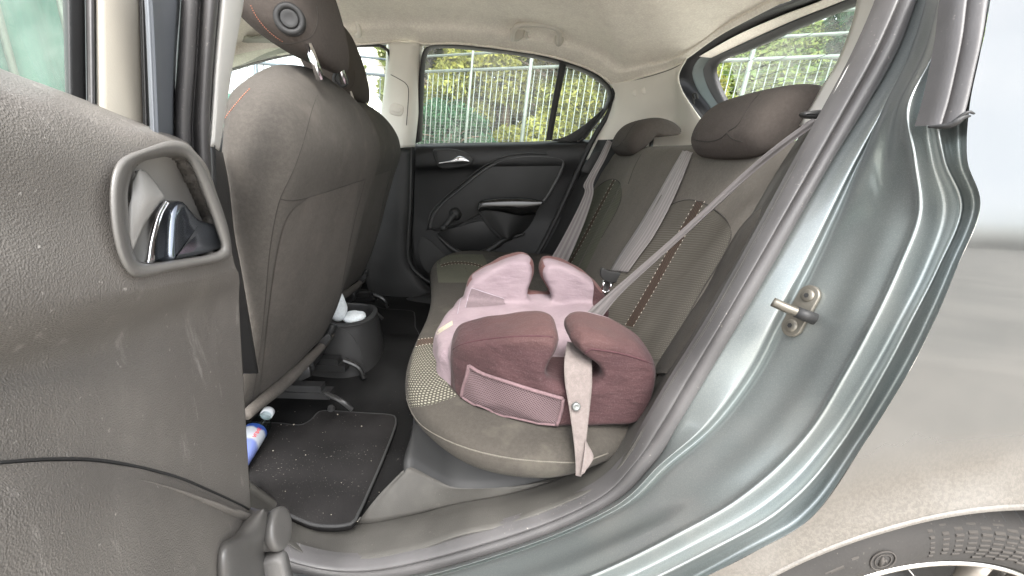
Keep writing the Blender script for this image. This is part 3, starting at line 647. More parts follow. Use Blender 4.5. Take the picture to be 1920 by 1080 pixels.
# rear pillar trim between the side window and the tailgate
c_rows = [WL([(1118,137,1.88),(1148,158,1.874),(1153,178,1.885),(1138,218,1.90),(1112,262,1.92),(1096,300,1.93)]), WL([(1150,155,1.86),(1160,170,1.85),(1160,190,1.85),(1150,225,1.86),(1130,268,1.88),(1110,300,1.9)]),
          WL([(1200,145,1.79),(1203,165,1.78),(1203,190,1.78),(1195,225,1.80),(1180,260,1.82),(1160,300,1.84)]), WL([(1250,130,1.69),(1255,155,1.68),(1262,185,1.68),(1265,215,1.70),(1255,250,1.72),(1240,300,1.74)]), WL([(1288,108,1.62),(1272,140,1.60),(1278,170,1.58),(1300,205,1.56),(1322,235,1.54),(1345,270,1.52)])]
cpt = obj('rear_pillar_trim', g_loft(c_rows, nu=40, k=6), mt['pillar_trim'], car, thick=.003)
obj('trim_joint', g_tube(WL([(1150,160,1.868),(1200,148,1.79),(1250,133,1.69),(1283,118,1.62)]), .0015, 6, n=30), mt['grey_plastic'], car)
for px, py in ((1191, 174), (1208, 170)):
    c = on_surface([cpt], [(px, py)], .001)[0]
    cl = obj('trim_clip', [g_lathe([(.0001, .002), (.010, .002), (.0125, .001), (.013, -.001)], c, (-.3, -1, .1), n=24), g_tube(np.array([c+[-.007, -.003, 0], c+[.007, -.001, 0]]), .0012, 6)], mt['pillar_trim'], car)
# dark lower trim with the belt slot
obj('rear_side_trim', g_loft([WL([(1112,262),(1085,330),(1050,410),(1015,480)], 1.93), WL([(1135,262),(1115,320),(1090,400),(1050,480)], 1.86), WL([(1170,260),(1160,320),(1130,400),(1100,480)], 1.80)], nu=24, k=4), mt['dark_plastic'], car)
obj('belt_slot', g_slab(crs(WL([(1108,292),(1122,284),(1132,290),(1118,322),(1098,325),(1090,318)], 1.84), 40, closed=True), FRONT, .006, .003), mt['rubber_dark'], car)
# grab handle on the roof rail
gh = obj('grab_handle', [g_tube(WL([(962,74,1.80),(962,60,1.765),(972,48,1.75),(1000,46,1.745),(1030,49,1.75),(1047,57,1.76),(1048,80,1.80)]), [.010, .010, .009, .0085, .009, .010, .010], 12, n=50)], plastic('handle_grip', (.55, .52, .46), .5, 1200, .15, .05), car)
obj('handle_foot', g_slab(crs(WL([(957,50),(975,41),(1003,39),(1035,42),(1053,52),(1056,78),(1047,88),(1040,80),(1036,60),(1000,55),(985,60),(980,72),(966,78),(958,68)], 1.812), 80, closed=True), FRONT, .018, .006), plastic('handle_trim', (.50, .47, .41), .5, 1200, .15, .05), gh)
obj('coat_hook', g_tube(WL([(987,62,1.79),(988,72,1.77),(991,70,1.765)]), .005, 8, n=10), mt['pillar_trim'], gh)
obj('grab_handle', [g_tube(WL([(648,28,1.86),(668,42,1.83),(674,64,1.83),(668,66,1.86)]), .009, 8, n=20), g_slab(crs(WL([(640,20),(662,30),(676,48),(679,66),(664,70),(650,60)], 1.88), 40, closed=True), FRONT, .015, .005)], mt['pillar_trim'], car)
# roof lamp dimple
c = on_surface([bpy.data.objects['headliner']], [(1350, 15)], .002)
# ------------------------------------------------------------------ tailgate
gate = empty('tailgate', (.95, 1.27, 1.0), car)
def gx(z): return .80+.42*max(0, 1.42-z)
def at_gate(px, py, off=0.0):
    X = .9
    for _ in range(8):
        p = WX(px, py, X+off); X = gx(p[2])
    return WX(px, py, X+off)
go_ = [(1700,-110),(1600,-58),(1495,-2),(1432,21),(1355,55),(1283,103),(1269,124),(1266,144),(1276,168),(1311,214),(1345,262),(1380,310)]
gi_ = [(1820,-90),(1720,-42),(1615,2),(1505,46),(1408,90),(1352,111),(1338,123),(1336,136),(1351,176),(1380,222),(1400,255),(1430,310)]
GO = np.array([at_gate(*p, -.06) for p in go_]); GI = np.array([at_gate(*p, .02) for p in gi_])
gm = lambda t, d: GO*(1-t)+GI*t+np.array([d, 0, 0])
obj('gate_seal', g_tube(GO, .008, 8, n=70), mt['rubber_dark'], gate)
obj('gate_channel', g_loft([GO, gm(.12, .03), gm(.3, .035)], nu=60, k=4), mt['black_plastic'], gate)
obj('gate_trim', g_loft([gm(.3, .035), gm(.38, .02), gm(.62, .018), gm(.7, .02)], nu=60, k=4), plastic('gate_trim', (.085, .105, .10), .45, 900, .2, .2), gate)
obj('header_trim', g_loft([c_[0:6] for c_ in (gm(.30, .028), gm(.36, .010), gm(.60, .008), gm(.66, .014))], nu=40, k=4), mt['headliner'], gate)
obj('glass_border', g_loft([gm(.7, .02), gm(.74, .006), gm(.95, .0), gm(1.0, .006), gm(1.0, .02)], nu=60, k=4), mt['rubber_dark'], gate)
obj('trim_catch', [g_tube(WL([(1303,185,1.50),(1300,176,1.49),(1306,176,1.48),(1308,184,1.49)]), .003, 6, n=14), g_tube(WL([(1299,176,1.5),(1301,196,1.5)]), .003, 6)], mt['rubber_dark'], gate)
Gp = np.array([[np.array([gx(z)+.03, y, z]) for y in np.linspace(.3, 1.85, 10)] for z in np.linspace(.82, 1.46, 8)])
obj('rear_window_pane', g_grid(Gp), mt['glass_rear'], gate)
hz = []
for k, z in enumerate(np.arange(1.0, 1.40, .032)):
    hz.append(g_tube(np.array([(gx(z)+.027, y, z+.02*math.sin((y-.3)/1.55*math.pi)) for y in np.linspace(.4, 1.75, 12)]), .0009, 4))
obj('heating_wires', hz, mt['rubber_dark'], gate)
obj('roof_lamp_dimple', [], None) if False else None

# ------------------------------------------------------------------ front seats
seat = empty('front_seat', (-.4, .9, .27), car)
zs = [.43, .445, .47, .52, .62, .73, .83, .88, .92, .96, .99, 1.015, 1.035, 1.05, 1.060]
xr_ = np.interp(zs, [.43, .52, .62, .73, .83, .90, .94, .98, 1.01, 1.035, 1.06], [-.466, -.426, -.390, -.358, -.326, -.299, -.297, -.306, -.320, -.338, -.366])
th = np.interp(zs, [.43, .445, .5, .83, .93, .99, 1.03, 1.06], [.08, .11, .125, .125, .125, .115, .085, .03])
yn_ = np.interp(zs, [.43, .445, .47, .6, .83, .93, .97, 1.0, 1.03, 1.05, 1.06], [.70, .68, .67, .655, .645, .648, .662, .69, .745, .80, .86])
yf_ = np.interp(zs, [.43, .445, .47, .6, .83, .90, .96, 1.0, 1.03, 1.05, 1.06], [1.10, 1.12, 1.13, 1.135, 1.14, 1.145, 1.14, 1.12, 1.075, 1.02, .95])
pw = np.interp(zs, [.43, .83, .95, 1.06], [7, 6.5, 5, 2.4])
backrest = obj('backrest', g_loft([sect(z, r-t, r, a, b, 64, p) for z, r, t, a, b, p in zip(zs, xr_, th, yn_, yf_, pw)], nu=72, k=4, closed=True, cap=True), mt['seat_fabric'], seat)
low = drape([backrest], [[(578,371),(625,357),(672,341)], [(545,400),(606,393),(668,372)], [(528,440),(594,432),(660,420)], [(516,500),(584,488),(653,470)], [(506,570),(574,548),(643,526)], [(497,650),(565,612),(634,575)], [(489,730),(556,665),(624,602)], [(486,750),(553,680),(621,612)]], 16, 30, .004)
obj('back_panel', g_grid(low), mt['seat_lower'], seat)
for s_ in ([(612,142),(604,160),(592,185),(583,210),(576,240),(566,275),(550,320),(535,352),(525,372),(514,420),(505,480),(498,560),(488,650),(474,745)], [(525,373),(545,376),(580,370),(630,354),(685,336)], [(684,340),(668,400),(654,465),(642,530),(628,592)]):
    seam('seam', [backrest], s_, .0009, mt['seam_dark'], seat, 60)
seam('seam', [backrest], [(598,395),(608,420),(614,450)], .0012, mt['seam_dark'], seat, 14) if False else None
for i_, s_ in enumerate(np.linspace(0, 1, 34)):
    pass
st = on_surface([backrest], [(415,232),(430,210),(452,183),(468,166)], .001, 40)
if len(st) > 8:
    obj('stitching', [g_tube(np.array([st[i], st[i+1]]), .0007, 5) for i in range(0, len(st)-1, 2)], plastic('rust_thread', (.42, .16, .10), .8), seat)
obj('lower_edge', g_tube(WL([(462,782,.67),(490,757,.72),(540,714,.85),(600,655,1.05),(622,628,1.12)])+[0, 0, .004], [.010, .014, .014, .012, .01], 10, n=30), mt['seat_lower'], seat)
obj('recliner_bracket', [g_tube(WL([(625,608,1.12),(616,628,1.11),(604,646,1.09)]), [.011, .012, .010], 10, n=12), g_slab(WL([(593,640),(618,622),(624,632),(606,655),(597,657)], 1.07), FRONT, .012, .003)], mt['dark_plastic'], seat)
obj('recliner_arm', [g_tube(WL([(606,640,1.10),(592,668,1.06),(575,690,1.0)]), [.013, .014, .012], 10, n=12), g_lathe([(.0001, -.01), (.014, -.008), (.018, .004)], W(576, 690, 1.0), (0, 1, 0), n=20), g_slab(WL([(556,690),(582,682),(586,702),(566,712),(548,706)], .98), FRONT, .012, .003)], mt['steel_black'], seat)
rl = [(-.95, .80, .335), (-.40, .80, .325)]
obj('seat_rail', [g_box((-1.0, .94, .318), (-.41, .975, .335)), g_box((-1.0, .945, .335), (-.43, .97, .352)), g_tube(WL([(612,738,.92),(640,752,.9),(660,768,.9)]), .006, 8, n=10), g_lathe([(.0001, -.006), (.007, -.006), (.009, .002)], W(621, 766, .9), (0, .3, -1), n=12)], mt['steel_black'], seat, auto=30)
obj('seat_rail', [g_box((-1.0, 1.08, .318), (-.42, 1.115, .335)), g_box((-1.0, 1.085, .335), (-.44, 1.11, .354)), g_tube(np.array([(-.43, 1.10, .345), (-.39, 1.10, .325), (-.375, 1.10, .29)]), .007, 8, n=10)], mt['steel_black'], seat, auto=30)
obj('seat_base', [g_box((-.98, .74, .36), (-.62, 1.06, .42))], mt['rubber_dark'], seat)
obj('seat_cushion', g_loft([sect(z, -1.02, -.52, .68, 1.10, 48, 5) if k else sect(z, -1.0, -.56, .71, 1.07, 48, 5) for k, z in enumerate((.41, .43, .48, .52))]+[sect(.54, -.98, -.50, .71, 1.08, 48, 4)], nu=48, k=3, closed=True, cap=True), mt['seat_fabric'], seat)
# headrest with its release button and chrome posts
hz_ = [(1.070, -.398, -.338, .86, .95, 2.4, -.35), (1.075, -.412, -.325, .82, .975, 2.8, -.35), (1.085, -.426, -.316, .785, .99, 3.2, -.32), (1.102, -.442, -.312, .762, 1.0, 3.2, -.28), (1.128, -.460, -.312, .750, 1.005, 3.2, -.2), (1.16, -.472, -.318, .748, 1.005, 3.2, -.15), (1.20, -.484, -.330, .75, 1.0, 3.2, -.05), (1.25, -.484, -.350, .77, .98, 3.0, 0), (1.28, -.467, -.372, .80, .95, 2.8, 0), (1.292, -.445, -.39, .84, .91, 2.4, 0)]
head = obj('headrest', g_loft([sect(z, a, b, c, d, 64, p, e) for z, a, b, c, d, p, e in hz_], nu=64, k=5, closed=True, cap=True), mt['head_fabric'], seat)
bc = on_surface([head], [(543, 36)], .0)[0]; bn = np.array([.35, -1, -.05]); bn /= np.linalg.norm(bn)
btn = obj('release_button', [g_lathe([(.013, .002), (.0145, .0055), (.0175, .007), (.0205, .0062), (.0225, .003), (.023, -.006)], bc, bn, n=40), g_lathe([(.0001, .0045), (.007, .0046), (.0112, .0062), (.0128, .0052), (.0135, .001)], bc, bn, n=40)], mt['dark_plastic'], head)
seam('seam', [head], [(500,75),(525,82),(555,80),(580,72),(592,55),(596,35),(594,12)], .001, mt['seam_dark'], head, 40)
st = on_surface([head], [(470,10),(480,30),(497,52),(515,68),(530,78)], .0005, 40)
if len(st) > 8: obj('stitching', [g_tube(np.array([st[i], st[i+1]]), .0007, 5) for i in range(0, len(st)-1, 2)], bpy.data.materials['rust_thread'], head)
for a, b in ((W(601, 150, .80), W(578, 82, .79)), (W(646, 158, .93), W(630, 102, .92))):
    obj('headrest_post', [g_tube(np.array([a, b]), .0068, 14)], mt['chrome'], seat)
def copy_tree(o, parent=None, delta=(0, 0, 0)):
    c = o.copy(); COL.objects.link(c); c.parent = parent; c.matrix_parent_inverse = o.matrix_parent_inverse.copy()
    if o.type == 'EMPTY': c.location = Vector(o.location)+Vector(delta)
    for ch in o.children: copy_tree(ch, c)
    return c
seat2 = copy_tree(seat, car, (-.085, .59, -.005))
for ch in seat2.children:
    if ch.name.startswith('headrest'): ch.location.x -= .05
# ------------------------------------------------------------------ rear bench
bench = empty('rear_seat', (.1, 1.25, .3), car)
plan = np.array([(.44,.66),(.30,.635),(.20,.585),(.12,.545),(.04,.540),(-.04,.565),(-.11,.625),(-.160,.70),(-.185,.80),(-.192,.92),(-.192,1.08),(-.205,1.24),(-.235,1.42),(-.262,1.58),(-.255,1.72),(-.20,1.84),(-.10,1.91),(.05,1.94),(.25,1.945),(.44,1.945),(.46,1.25)])
pl = crs(np.c_[plan, np.zeros(len(plan))], 140, closed=True)
lev = []
for z, d, in ((.430, .045), (.436, .022), (.448, .006), (.464, 0), (.478, .002), (.488, .010), (.494, .03), (.498, .07), (.502, .13)):
    q = inset(pl, np.array([0, 0, 1.0]), d); q[:, 2] = z+.02*np.exp(-((pl[:, 0]+.19)/.12)**2)*(z-.43)/.1-(0 if z < .5 else .0); lev.append(q)
cushion = obj('cushion', g_loft(lev, nu=160, k=3, closed=True, cap=True), mt['bench_fabric'], bench)
pip = [(752,640),(754,700),(764,752),(786,793),(830,822),(890,845),(960,860),(1030,866),(1090,866),(1140,850)]
seam('piping', [cushion], pip, .0013, mt['piping'], bench, 80)
pd = drape([cushion], [[(788,640),(800,640),(830,640)], [(760,668),(800,672),(835,672)], [(753,700),(800,705),(838,700)], [(760,735),(805,732),(840,722)], [(770,764),(810,758),(858,742)]], 16, 20, .0015)
obj('cushion_insert', g_grid(pd), mt['cushion_dots'], bench)
def stripe(name, ob, left, right, parent, n=40, dash=3, r=.0006):
    A, B = on_surface([ob], left, .002, n), on_surface([ob], right, .002, n)
    k = min(len(A), len(B)); A, B = A[:k], B[:k]
    s_ = obj(name, g_grid(np.array([A, B])), mt['stripe'], parent)
    parts = []
    for Cc in (A, B):
        for i in range(0, k-1, 2): parts.append(g_tube(np.array([Cc[i], Cc[i]*.3+Cc[i+1]*.7])+[0, 0, .0004], r, 5))
    obj('stitching', parts, mt['thread'], s_); return s_
mt['thread'] = plastic('pale_thread', (.55, .49, .42), .8)
mt['stripe'] = dotted('stripe_weave', (.052, .044, .036), (.10, .055, .04), .005, .3)
stripe('woven_stripe', cushion, [(757,668),(765,652),(778,639),(803,634),(830,634)], [(752,680),(762,662),(777,651),(803,645),(830,645)][:5], bench, 30)
rb = drape([cushion], [[(826,482),(860,477),(905,477)], [(820,492),(865,487),(912,490)], [(819,506),(870,505),(915,506)], [(822,530),(870,530),(915,530)]], 14, 12, .0015)
obj('cushion_insert', g_grid(rb), mt['ribbed'], bench)
stripe('woven_stripe', cushion, [(826,496),(850,491),(880,492),(905,498)], [(828,500),(850,495),(880,496),(905,502)], bench, 26)
# backrest: profile up the front face, over the top and down the back
def bx(z): return .412+.40*(z-.852)
prof = [(bx(.46), .46), (bx(.56), .56), (bx(.66), .66), (bx(.76), .76), (bx(.86), .86), (bx(.91), .91), (bx(.945)+.004, .945), (bx(.965)+.020, .966), (bx(.97)+.055, .974), (bx(.97)+.09, .962), (bx(.95)+.11, .93), (bx(.80)+.13, .78), (bx(.6)+.14, .58)]
rows = []
for y in np.linspace(.64, 1.93, 66):
    e = min(1, max(0, (y-.64)/.05)); e2 = min(1, max(0, (1.93-y)/.05)); e = min(e, e2)
    rr_ = []
    for i, (x, z) in enumerate(prof):
        bul = 0
        for c_, wd in ((.90, .17), (1.65, .17)):      # the two outer places are dished between bolsters
            t = (y-c_)/wd
            bul += -.010*math.exp(-(t/.75)**2)*(1 if z < .86 else 0)+.008*math.exp(-((abs(t)-1.05)/.28)**2)*(1 if z < .88 else .3)
        grv = .010*math.exp(-((y-1.405)/.008)**2)
        k = 1 if i < 8 else -1
        rr_.append((x-k*(bul-grv)*.92+k*(1-e)**2*.04, y, z-.03*(1-e)**2*(1 if z > .9 else 0)))
    rows.append(crs(np.array(rr_), 80))
bback = obj('backrest', g_grid(np.array(rows)), mt['bench_dark'], bench)
# upper band is darker cloth, lower and centre pale
ni = drape([bback], [[(1250,389),(1272,379),(1292,375),(1315,380),(1335,391)], [(1230,403),(1262,396),(1292,394),(1330,400),(1362,414)], [(1214,428),(1250,426),(1288,428),(1330,432),(1371,442)], [(1195,460),(1235,463),(1275,466),(1318,470),(1356,478)], [(1160,520),(1200,525),(1240,530),(1280,535),(1318,540)], [(1125,585),(1160,592),(1200,600),(1240,606),(1278,612)], [(1090,650),(1120,656),(1160,665),(1200,670),(1240,676)]], 26, 40, .002)
obj('backrest_insert', g_grid(ni), mt['insert'], bench)
fi = drape([bback], [[(1127,346),(1138,339),(1149,336),(1157,338),(1163,344)], [(1114,358),(1128,355),(1142,354),(1154,357),(1166,364)], [(1098,380),(1114,380),(1130,381),(1144,385),(1158,390)], [(1070,430),(1085,433),(1100,436),(1114,440),(1128,444)], [(1030,500),(1046,504),(1064,508),(1078,512),(1094,516)]], 20, 30, .002)
obj('backrest_insert', g_grid(fi), mt['ribbed'], bench)
stripe('woven_stripe', bback, [(1305,376),(1274,432),(1240,492),(1206,552),(1172,610)], [(1321,378),(1289,435),(1255,495),(1221,555),(1187,613)], bench, 60)
stripe('woven_stripe', bback, [(1149,337),(1118,396),(1090,450),(1062,500)], [(1154,338),(1123,397),(1095,451),(1067,501)], bench, 44, r=.0008)
seam('seam', [bback], [(1226,250),(1205,285),(1190,312),(1178,345)], .0014, mt['seam_dark'], bench, 24)
seam('insert_seam', [bback], [(1195,460),(1214,428),(1232,402),(1250,388),(1272,378),(1292,374),(1315,379),(1338,391),(1362,412),(1372,440),(1358,478),(1318,542),(1278,614)], .0014, mt['seam_dark'], bench, 60)
seam('insert_seam', [bback], [(1085,408),(1098,380),(1114,357),(1127,345),(1138,338),(1149,335),(1158,338),(1164,346),(1166,364),(1158,392),(1128,446)], .0014, mt['seam_dark'], bench, 50)
# outer bolster beside the door
bl = [WL([(1448,372,.67),(1398,425,.67),(1372,466,.67),(1330,545,.67),(1290,605,.67),(1235,690,.68)])+[0, .012, .0], WL([(1450,374,.655),(1405,425,.645),(1380,470,.64),(1338,550,.64),(1296,612,.645),(1240,700,.655)])+[-.008, 0, 0], WL([(1470,380,.62),(1430,430,.61),(1400,480,.605),(1355,555,.605),(1310,620,.61),(1255,700,.62)])+[-.008, 0, 0], WL([(1500,360,.60),(1480,420,.585),(1440,490,.58),(1395,560,.58),(1345,630,.58),(1290,710,.58)]), WL([(1530,360,.60),(1530,420,.60),(1490,490,.60),(1440,560,.60),(1390,630,.60),(1330,710,.60)])]
obj('side_bolster', g_loft(bl, nu=40, k=5), mt['bench_fabric'], bench)
# headrests
hp = np.array([(.428,.935),(.414,.965),(.428,1.008),(.462,1.042),(.515,1.056),(.570,1.046),(.606,1.022),(.602,1.004),(.572,1.0),(.532,1.002),(.502,.990),(.480,.958),(.452,.927)])
hp[:, 1] += .014; hc = hp.mean(0); hl = []
for y, s in ((.752, .25), (.757, .55), (.768, .8), (.79, .94), (.83, 1.0), (.90, 1.02), (.97, 1.0), (1.01, .94), (1.032, .8), (1.043, .55), (1.048, .25)):
    q = hc+(hp-hc)*s; hl.append(np.c_[q[:, 0], np.full(len(q), y), q[:, 1]])
rh = obj('headrest', g_loft(hl, nu=60, k=4, closed=True, cap=True), mt['head_fabric'], bench)
seam('seam', [rh], [(1446,158),(1424,176),(1407,196),(1394,218),(1382,236),(1366,246)], .0012, mt['seam_dark'], rh, 30)
seam('seam', [rh], [(1303,263),(1330,266),(1352,259),(1362,250)], .0012, mt['seam_dark'], rh, 20)
seam('seam', [rh], [(1362,250),(1375,262),(1392,266)], .0012, mt['seam_dark'], rh, 12)
for y_ in (.84, .97): obj('headrest_post', g_tube(np.array([(.52, y_, .93), (.52, y_, 1.01)]), .007, 10), mt['steel_black'], rh)
rh2 = copy_tree(rh, bench); rh2.location = (0.004, .76, 0)
# belt guide on the shoulder
obj('belt_guide', g_slab(crs(WL([(1500,212),(1530,207),(1545,212),(1540,222),(1505,222)], .64), 30, closed=True), FRONT, .012, .004), mt['dark_plastic'], bench)
# ------------------------------------------------------------------ seat belts
def ribbon(name, A, B, m, parent, n=60, k=4, fold=0.0, thick=.0014):
    A, B = crs(A, n), crs(B, n); nn = np.cross(B-A, np.gradient(A, axis=0)); nn /= np.linalg.norm(nn, axis=1)[:, None]+1e-9
    rws = [A*(1-t)+B*t+nn*fold*math.sin(t*math.pi*3) for t in np.linspace(0, 1, 9)]
    return obj(name, g_grid(np.array(rws)), m, parent, thick=thick)
belt = empty('seat_belt', tuple(W(1350, 380, .72)), car)
ribbon('webbing', WL([(1524,222,.63),(1462,268,.655),(1400,319,.69),(1330,383,.73),(1260,447,.77),(1190,508,.81),(1130,560,.84),(1095,590,.85)]), WL([(1536,228,.62),(1475,272,.645),(1410,324,.68),(1340,387,.715),(1272,450,.754),(1209,507,.788),(1157,557,.815),(1124,600,.825)]), mt['belt'], belt, fold=.003)
belt2 = empty('seat_belt', tuple(W(1220, 390, 1.1)), car)
A2 = on_surface([bback], [(1296,256),(1280,282),(1255,325),(1225,378),(1190,435),(1160,480),(1143,508)], .018); B2 = on_surface([bback], [(1304,258),(1298,285),(1282,325),(1258,380),(1226,440),(1196,482),(1176,510)], .018)
ribbon('webbing', A2, B2, mt['belt_inner'], belt2, fold=.0025)
tg = (A2[-1]+B2[-1])/2; tY = float(tg[1])-.012
obj('tongue', g_slab(crs(WL([(1124,512),(1128,501),(1140,506),(1158,509),(1166,512),(1165,522),(1152,528),(1140,528),(1128,521)], tY), 50, closed=True), FRONT, .010, .003), mt['dark_plastic'], belt2)
obj('tongue_blade', [g_tube(WL([(1133,526),(1128,548)], tY+.002), .0035, 8), g_tube(WL([(1147,529),(1142,548)], tY+.002), .0035, 8), g_tube(WL([(1128,547),(1142,548)], tY+.002), .003, 8)], mt['chrome'], belt2)
ribbon('tail', WL([(1136,526),(1131,548)], tY+.02), WL([(1156,528),(1148,552)], tY+.02), mt['belt'], belt2, n=6)
belt3 = empty('seat_belt', tuple(W(1090, 380, 1.7)), car)
ribbon('webbing', WL([(1139,262,1.82),(1120,300,1.78),(1103,330,1.75),(1094,348,1.73),(1096,362,1.72),(1075,408,1.68),(1050,455,1.66),(1030,490,1.66)]), WL([(1148,266,1.80),(1136,295,1.76),(1120,325,1.73),(1112,345,1.715),(1112,365,1.70),(1098,410,1.66),(1078,460,1.64),(1062,496,1.64)]), mt['belt_inner'], belt3, fold=.003)
# ------------------------------------------------------------------ console between the front seats
cons = empty('centre_console', tuple(W(670, 680, 1.2)), car)
rim = [(-.60, 1.15, .425), (-.48, 1.135, .43), (-.425, 1.14, .432), (-.385, 1.17, .433), (-.372, 1.235, .433), (-.39, 1.30, .432), (-.44, 1.335, .43), (-.60, 1.35, .425)]
rim = np.array(rim); bot = rim.copy(); bot[:, 2] = .268; ctr_ = np.array([-.47, 1.24, 0]); bot[:, :2] = ctr_[:2]+(bot[:, :2]-ctr_[:2])*1.22
inn = rim.copy(); inn[:, :2] = ctr_[:2]+(inn[:, :2]-ctr_[:2])*.84; ing = inn.copy(); ing[:, 2] -= .06
obj('console_body', g_loft([bot, rim*.45+bot*.55+[0, 0, .0], rim+[0, 0, -.012], rim, inn*.4+rim*.6+[0, 0, .002], inn, ing], nu=50, k=5), mt['dark_plastic'], cons, thick=.003)
obj('cup_floor', g_slab(crs(ing, 30, closed=True), np.array([0, 0, 1.0]), .003, .001), mt['rubber_dark'], cons)
obj('handbrake_cover', g_loft([np.array([(-1.1, y, z) for y, z in ((1.17, .27), (1.2, .46), (1.27, .49), (1.34, .46), (1.37, .27))]), np.array([(-.75, y, z) for y, z in ((1.17, .27), (1.2, .50), (1.27, .53), (1.34, .50), (1.37, .27))]), np.array([(-.57, y, z) for y, z in ((1.17, .27), (1.2, .42), (1.27, .44), (1.34, .42), (1.37, .27))])], nu=24, k=6), mt['dark_plastic'], cons)
seam('console_joint', [bpy.data.objects['console_body']], [(628,612),(650,620),(668,640),(678,665),(681,683)], .0011, mt['rubber_dark'], cons, 24)
# front cabin beyond the seats
obj('dashboard', g_loft([np.array([(-1.45, y, .93-.03*abs(y-1.27)) for y in np.linspace(.55, 1.95, 8)]), np.array([(-1.25, y, .95-.03*abs(y-1.27)) for y in np.linspace(.55, 1.95, 8)]), np.array([(-1.12, y, .88) for y in np.linspace(.55, 1.95, 8)]), np.array([(-1.16, y, .6) for y in np.linspace(.55, 1.95, 8)]), np.array([(-1.3, y, .27) for y in np.linspace(.55, 1.95, 8)])], nu=20, k=3), mt['black_plastic'], car)
fd = empty('front_door', (-.9, 1.93, .6), car)
obj('trim_panel', g_loft([np.array([(-1.4, 1.97, .96), (-.9, 1.97, .95), (-.43, 1.97, .945)]), np.array([(-1.4, 1.93, .95), (-.9, 1.93, .94), (-.43, 1.93, .935)]), np.array([(-1.4, 1.92, .6), (-.9, 1.92, .6), (-.43, 1.92, .6)]), np.array([(-1.4, 1.94, .3), (-.9, 1.94, .3), (-.43, 1.94, .3)])], nu=20, k=4), mt['dark_plastic'], fd, thick=.01)
obj('window_pane', g_grid(np.array([[(x, 1.965-.2*max(0, z-.94), z) for x in np.linspace(-1.5, -.42, 6)] for z in np.linspace(.92, 1.38, 5)])), mt['glass'], fd)
obj('window_edge', g_tube(WL([(300,178,1.97),(380,148,1.965),(433,131,1.96),(520,107,1.94),(620,91,1.91),(700,85,1.895),(722,90,1.89),(731,105,1.89),(730,140,1.90),(724,200,1.92)]), .006, 8, n=60), mt['rubber_dark'], fd)
obj('windscreen', g_grid(np.array([[(-1.62+.95*(z-.93), y, z) for y in np.linspace(.5, 1.98, 6)] for z in np.linspace(.93, 1.40, 5)])), mt['glass'], car)
obj('screen_pillar_trim', g_loft([WL([(300,178,1.96),(380,147,1.955),(440,126,1.95),(500,109,1.93),(560,98,1.92)]), WL([(330,130,1.93),(395,105,1.92),(445,92,1.90),(500,85,1.89),(560,85,1.89)]), WL([(360,80,1.88),(415,66,1.86),(450,66,1.85),(478,71,1.84),(510,58,1.83)])], nu=30, k=4), plastic('visor_grey', (.36, .37, .32), .6, 900, .2, .1), car, thick=.006)
# ------------------------------------------------------------------ pillar beside the open door
obj('pillar_face', g_loft([WL([(262,-60,.40),(270,0,.40),(276,120,.40),(282,260,.40),(290,420,.40)]), WL([(272,-60,.385),(278,0,.385),(284,120,.385),(290,260,.385),(298,420,.385)]), WL([(300,-60,.42),(303,0,.42),(304,120,.42),(306,260,.42),(312,420,.42)]), WL([(336,-60,.47),(338,0,.47),(330,120,.47),(328,260,.47),(332,420,.47)])], nu=30, k=4), plastic('pillar_film', (.13, .14, .155), .35, 400, .1, .15), car, thick=.004)
sx = [[(338,-60),(336,0),(328,120),(322,240),(326,340),(345,460)], [(350,-60),(349,0),(342,120),(335,240),(339,340),(355,460)], [(372,-60),(370,0),(363,120),(356,240),(360,340),(372,460)], [(378,-60),(375,0),(368,120),(361,240),(366,340),(376,460)], [(392,-60),(389,0),(381,120),(374,240),(378,340),(386,460)], [(408,-60),(406,0),(396,120),(390,240),(393,340),(398,460)], [(414,-60),(411,0),(401,120),(394,240),(397,340),(402,460)]]
sy = [.475, .46, .468, .485, .47, .478, .50]
obj('pillar_seal', g_loft([WL(r, y) for r, y in zip(sx, sy)], nu=40, k=4), mt['rubber'], car, thick=.003)
obj('pillar_inner_trim', g_loft([WL([(414,-60),(410,0),(400,120),(393,240),(391,268)], .50), WL([(430,-60),(424,0),(412,120),(402,240),(398,274)], .50), WL([(462,-60),(454,0),(436,110),(417,236),(409,282)], .545), WL([(466,-60),(458,0),(438,112),(419,238),(411,284)], .60)], nu=30, k=4), mt['white_trim'], car, thick=.004)
obj('pillar_lower_trim', g_loft([WL([(392,268),(394,330),(398,420),(410,520),(440,700)], .51), WL([(402,277),(404,340),(408,430),(420,520),(450,700)], .51), WL([(412,284),(418,350),(424,440),(440,520),(470,700)], .56), WL([(418,286),(430,350),(440,440),(455,520),(485,700)], .64)], nu=30, k=4), mt['dark_plastic'], car, thick=.004)
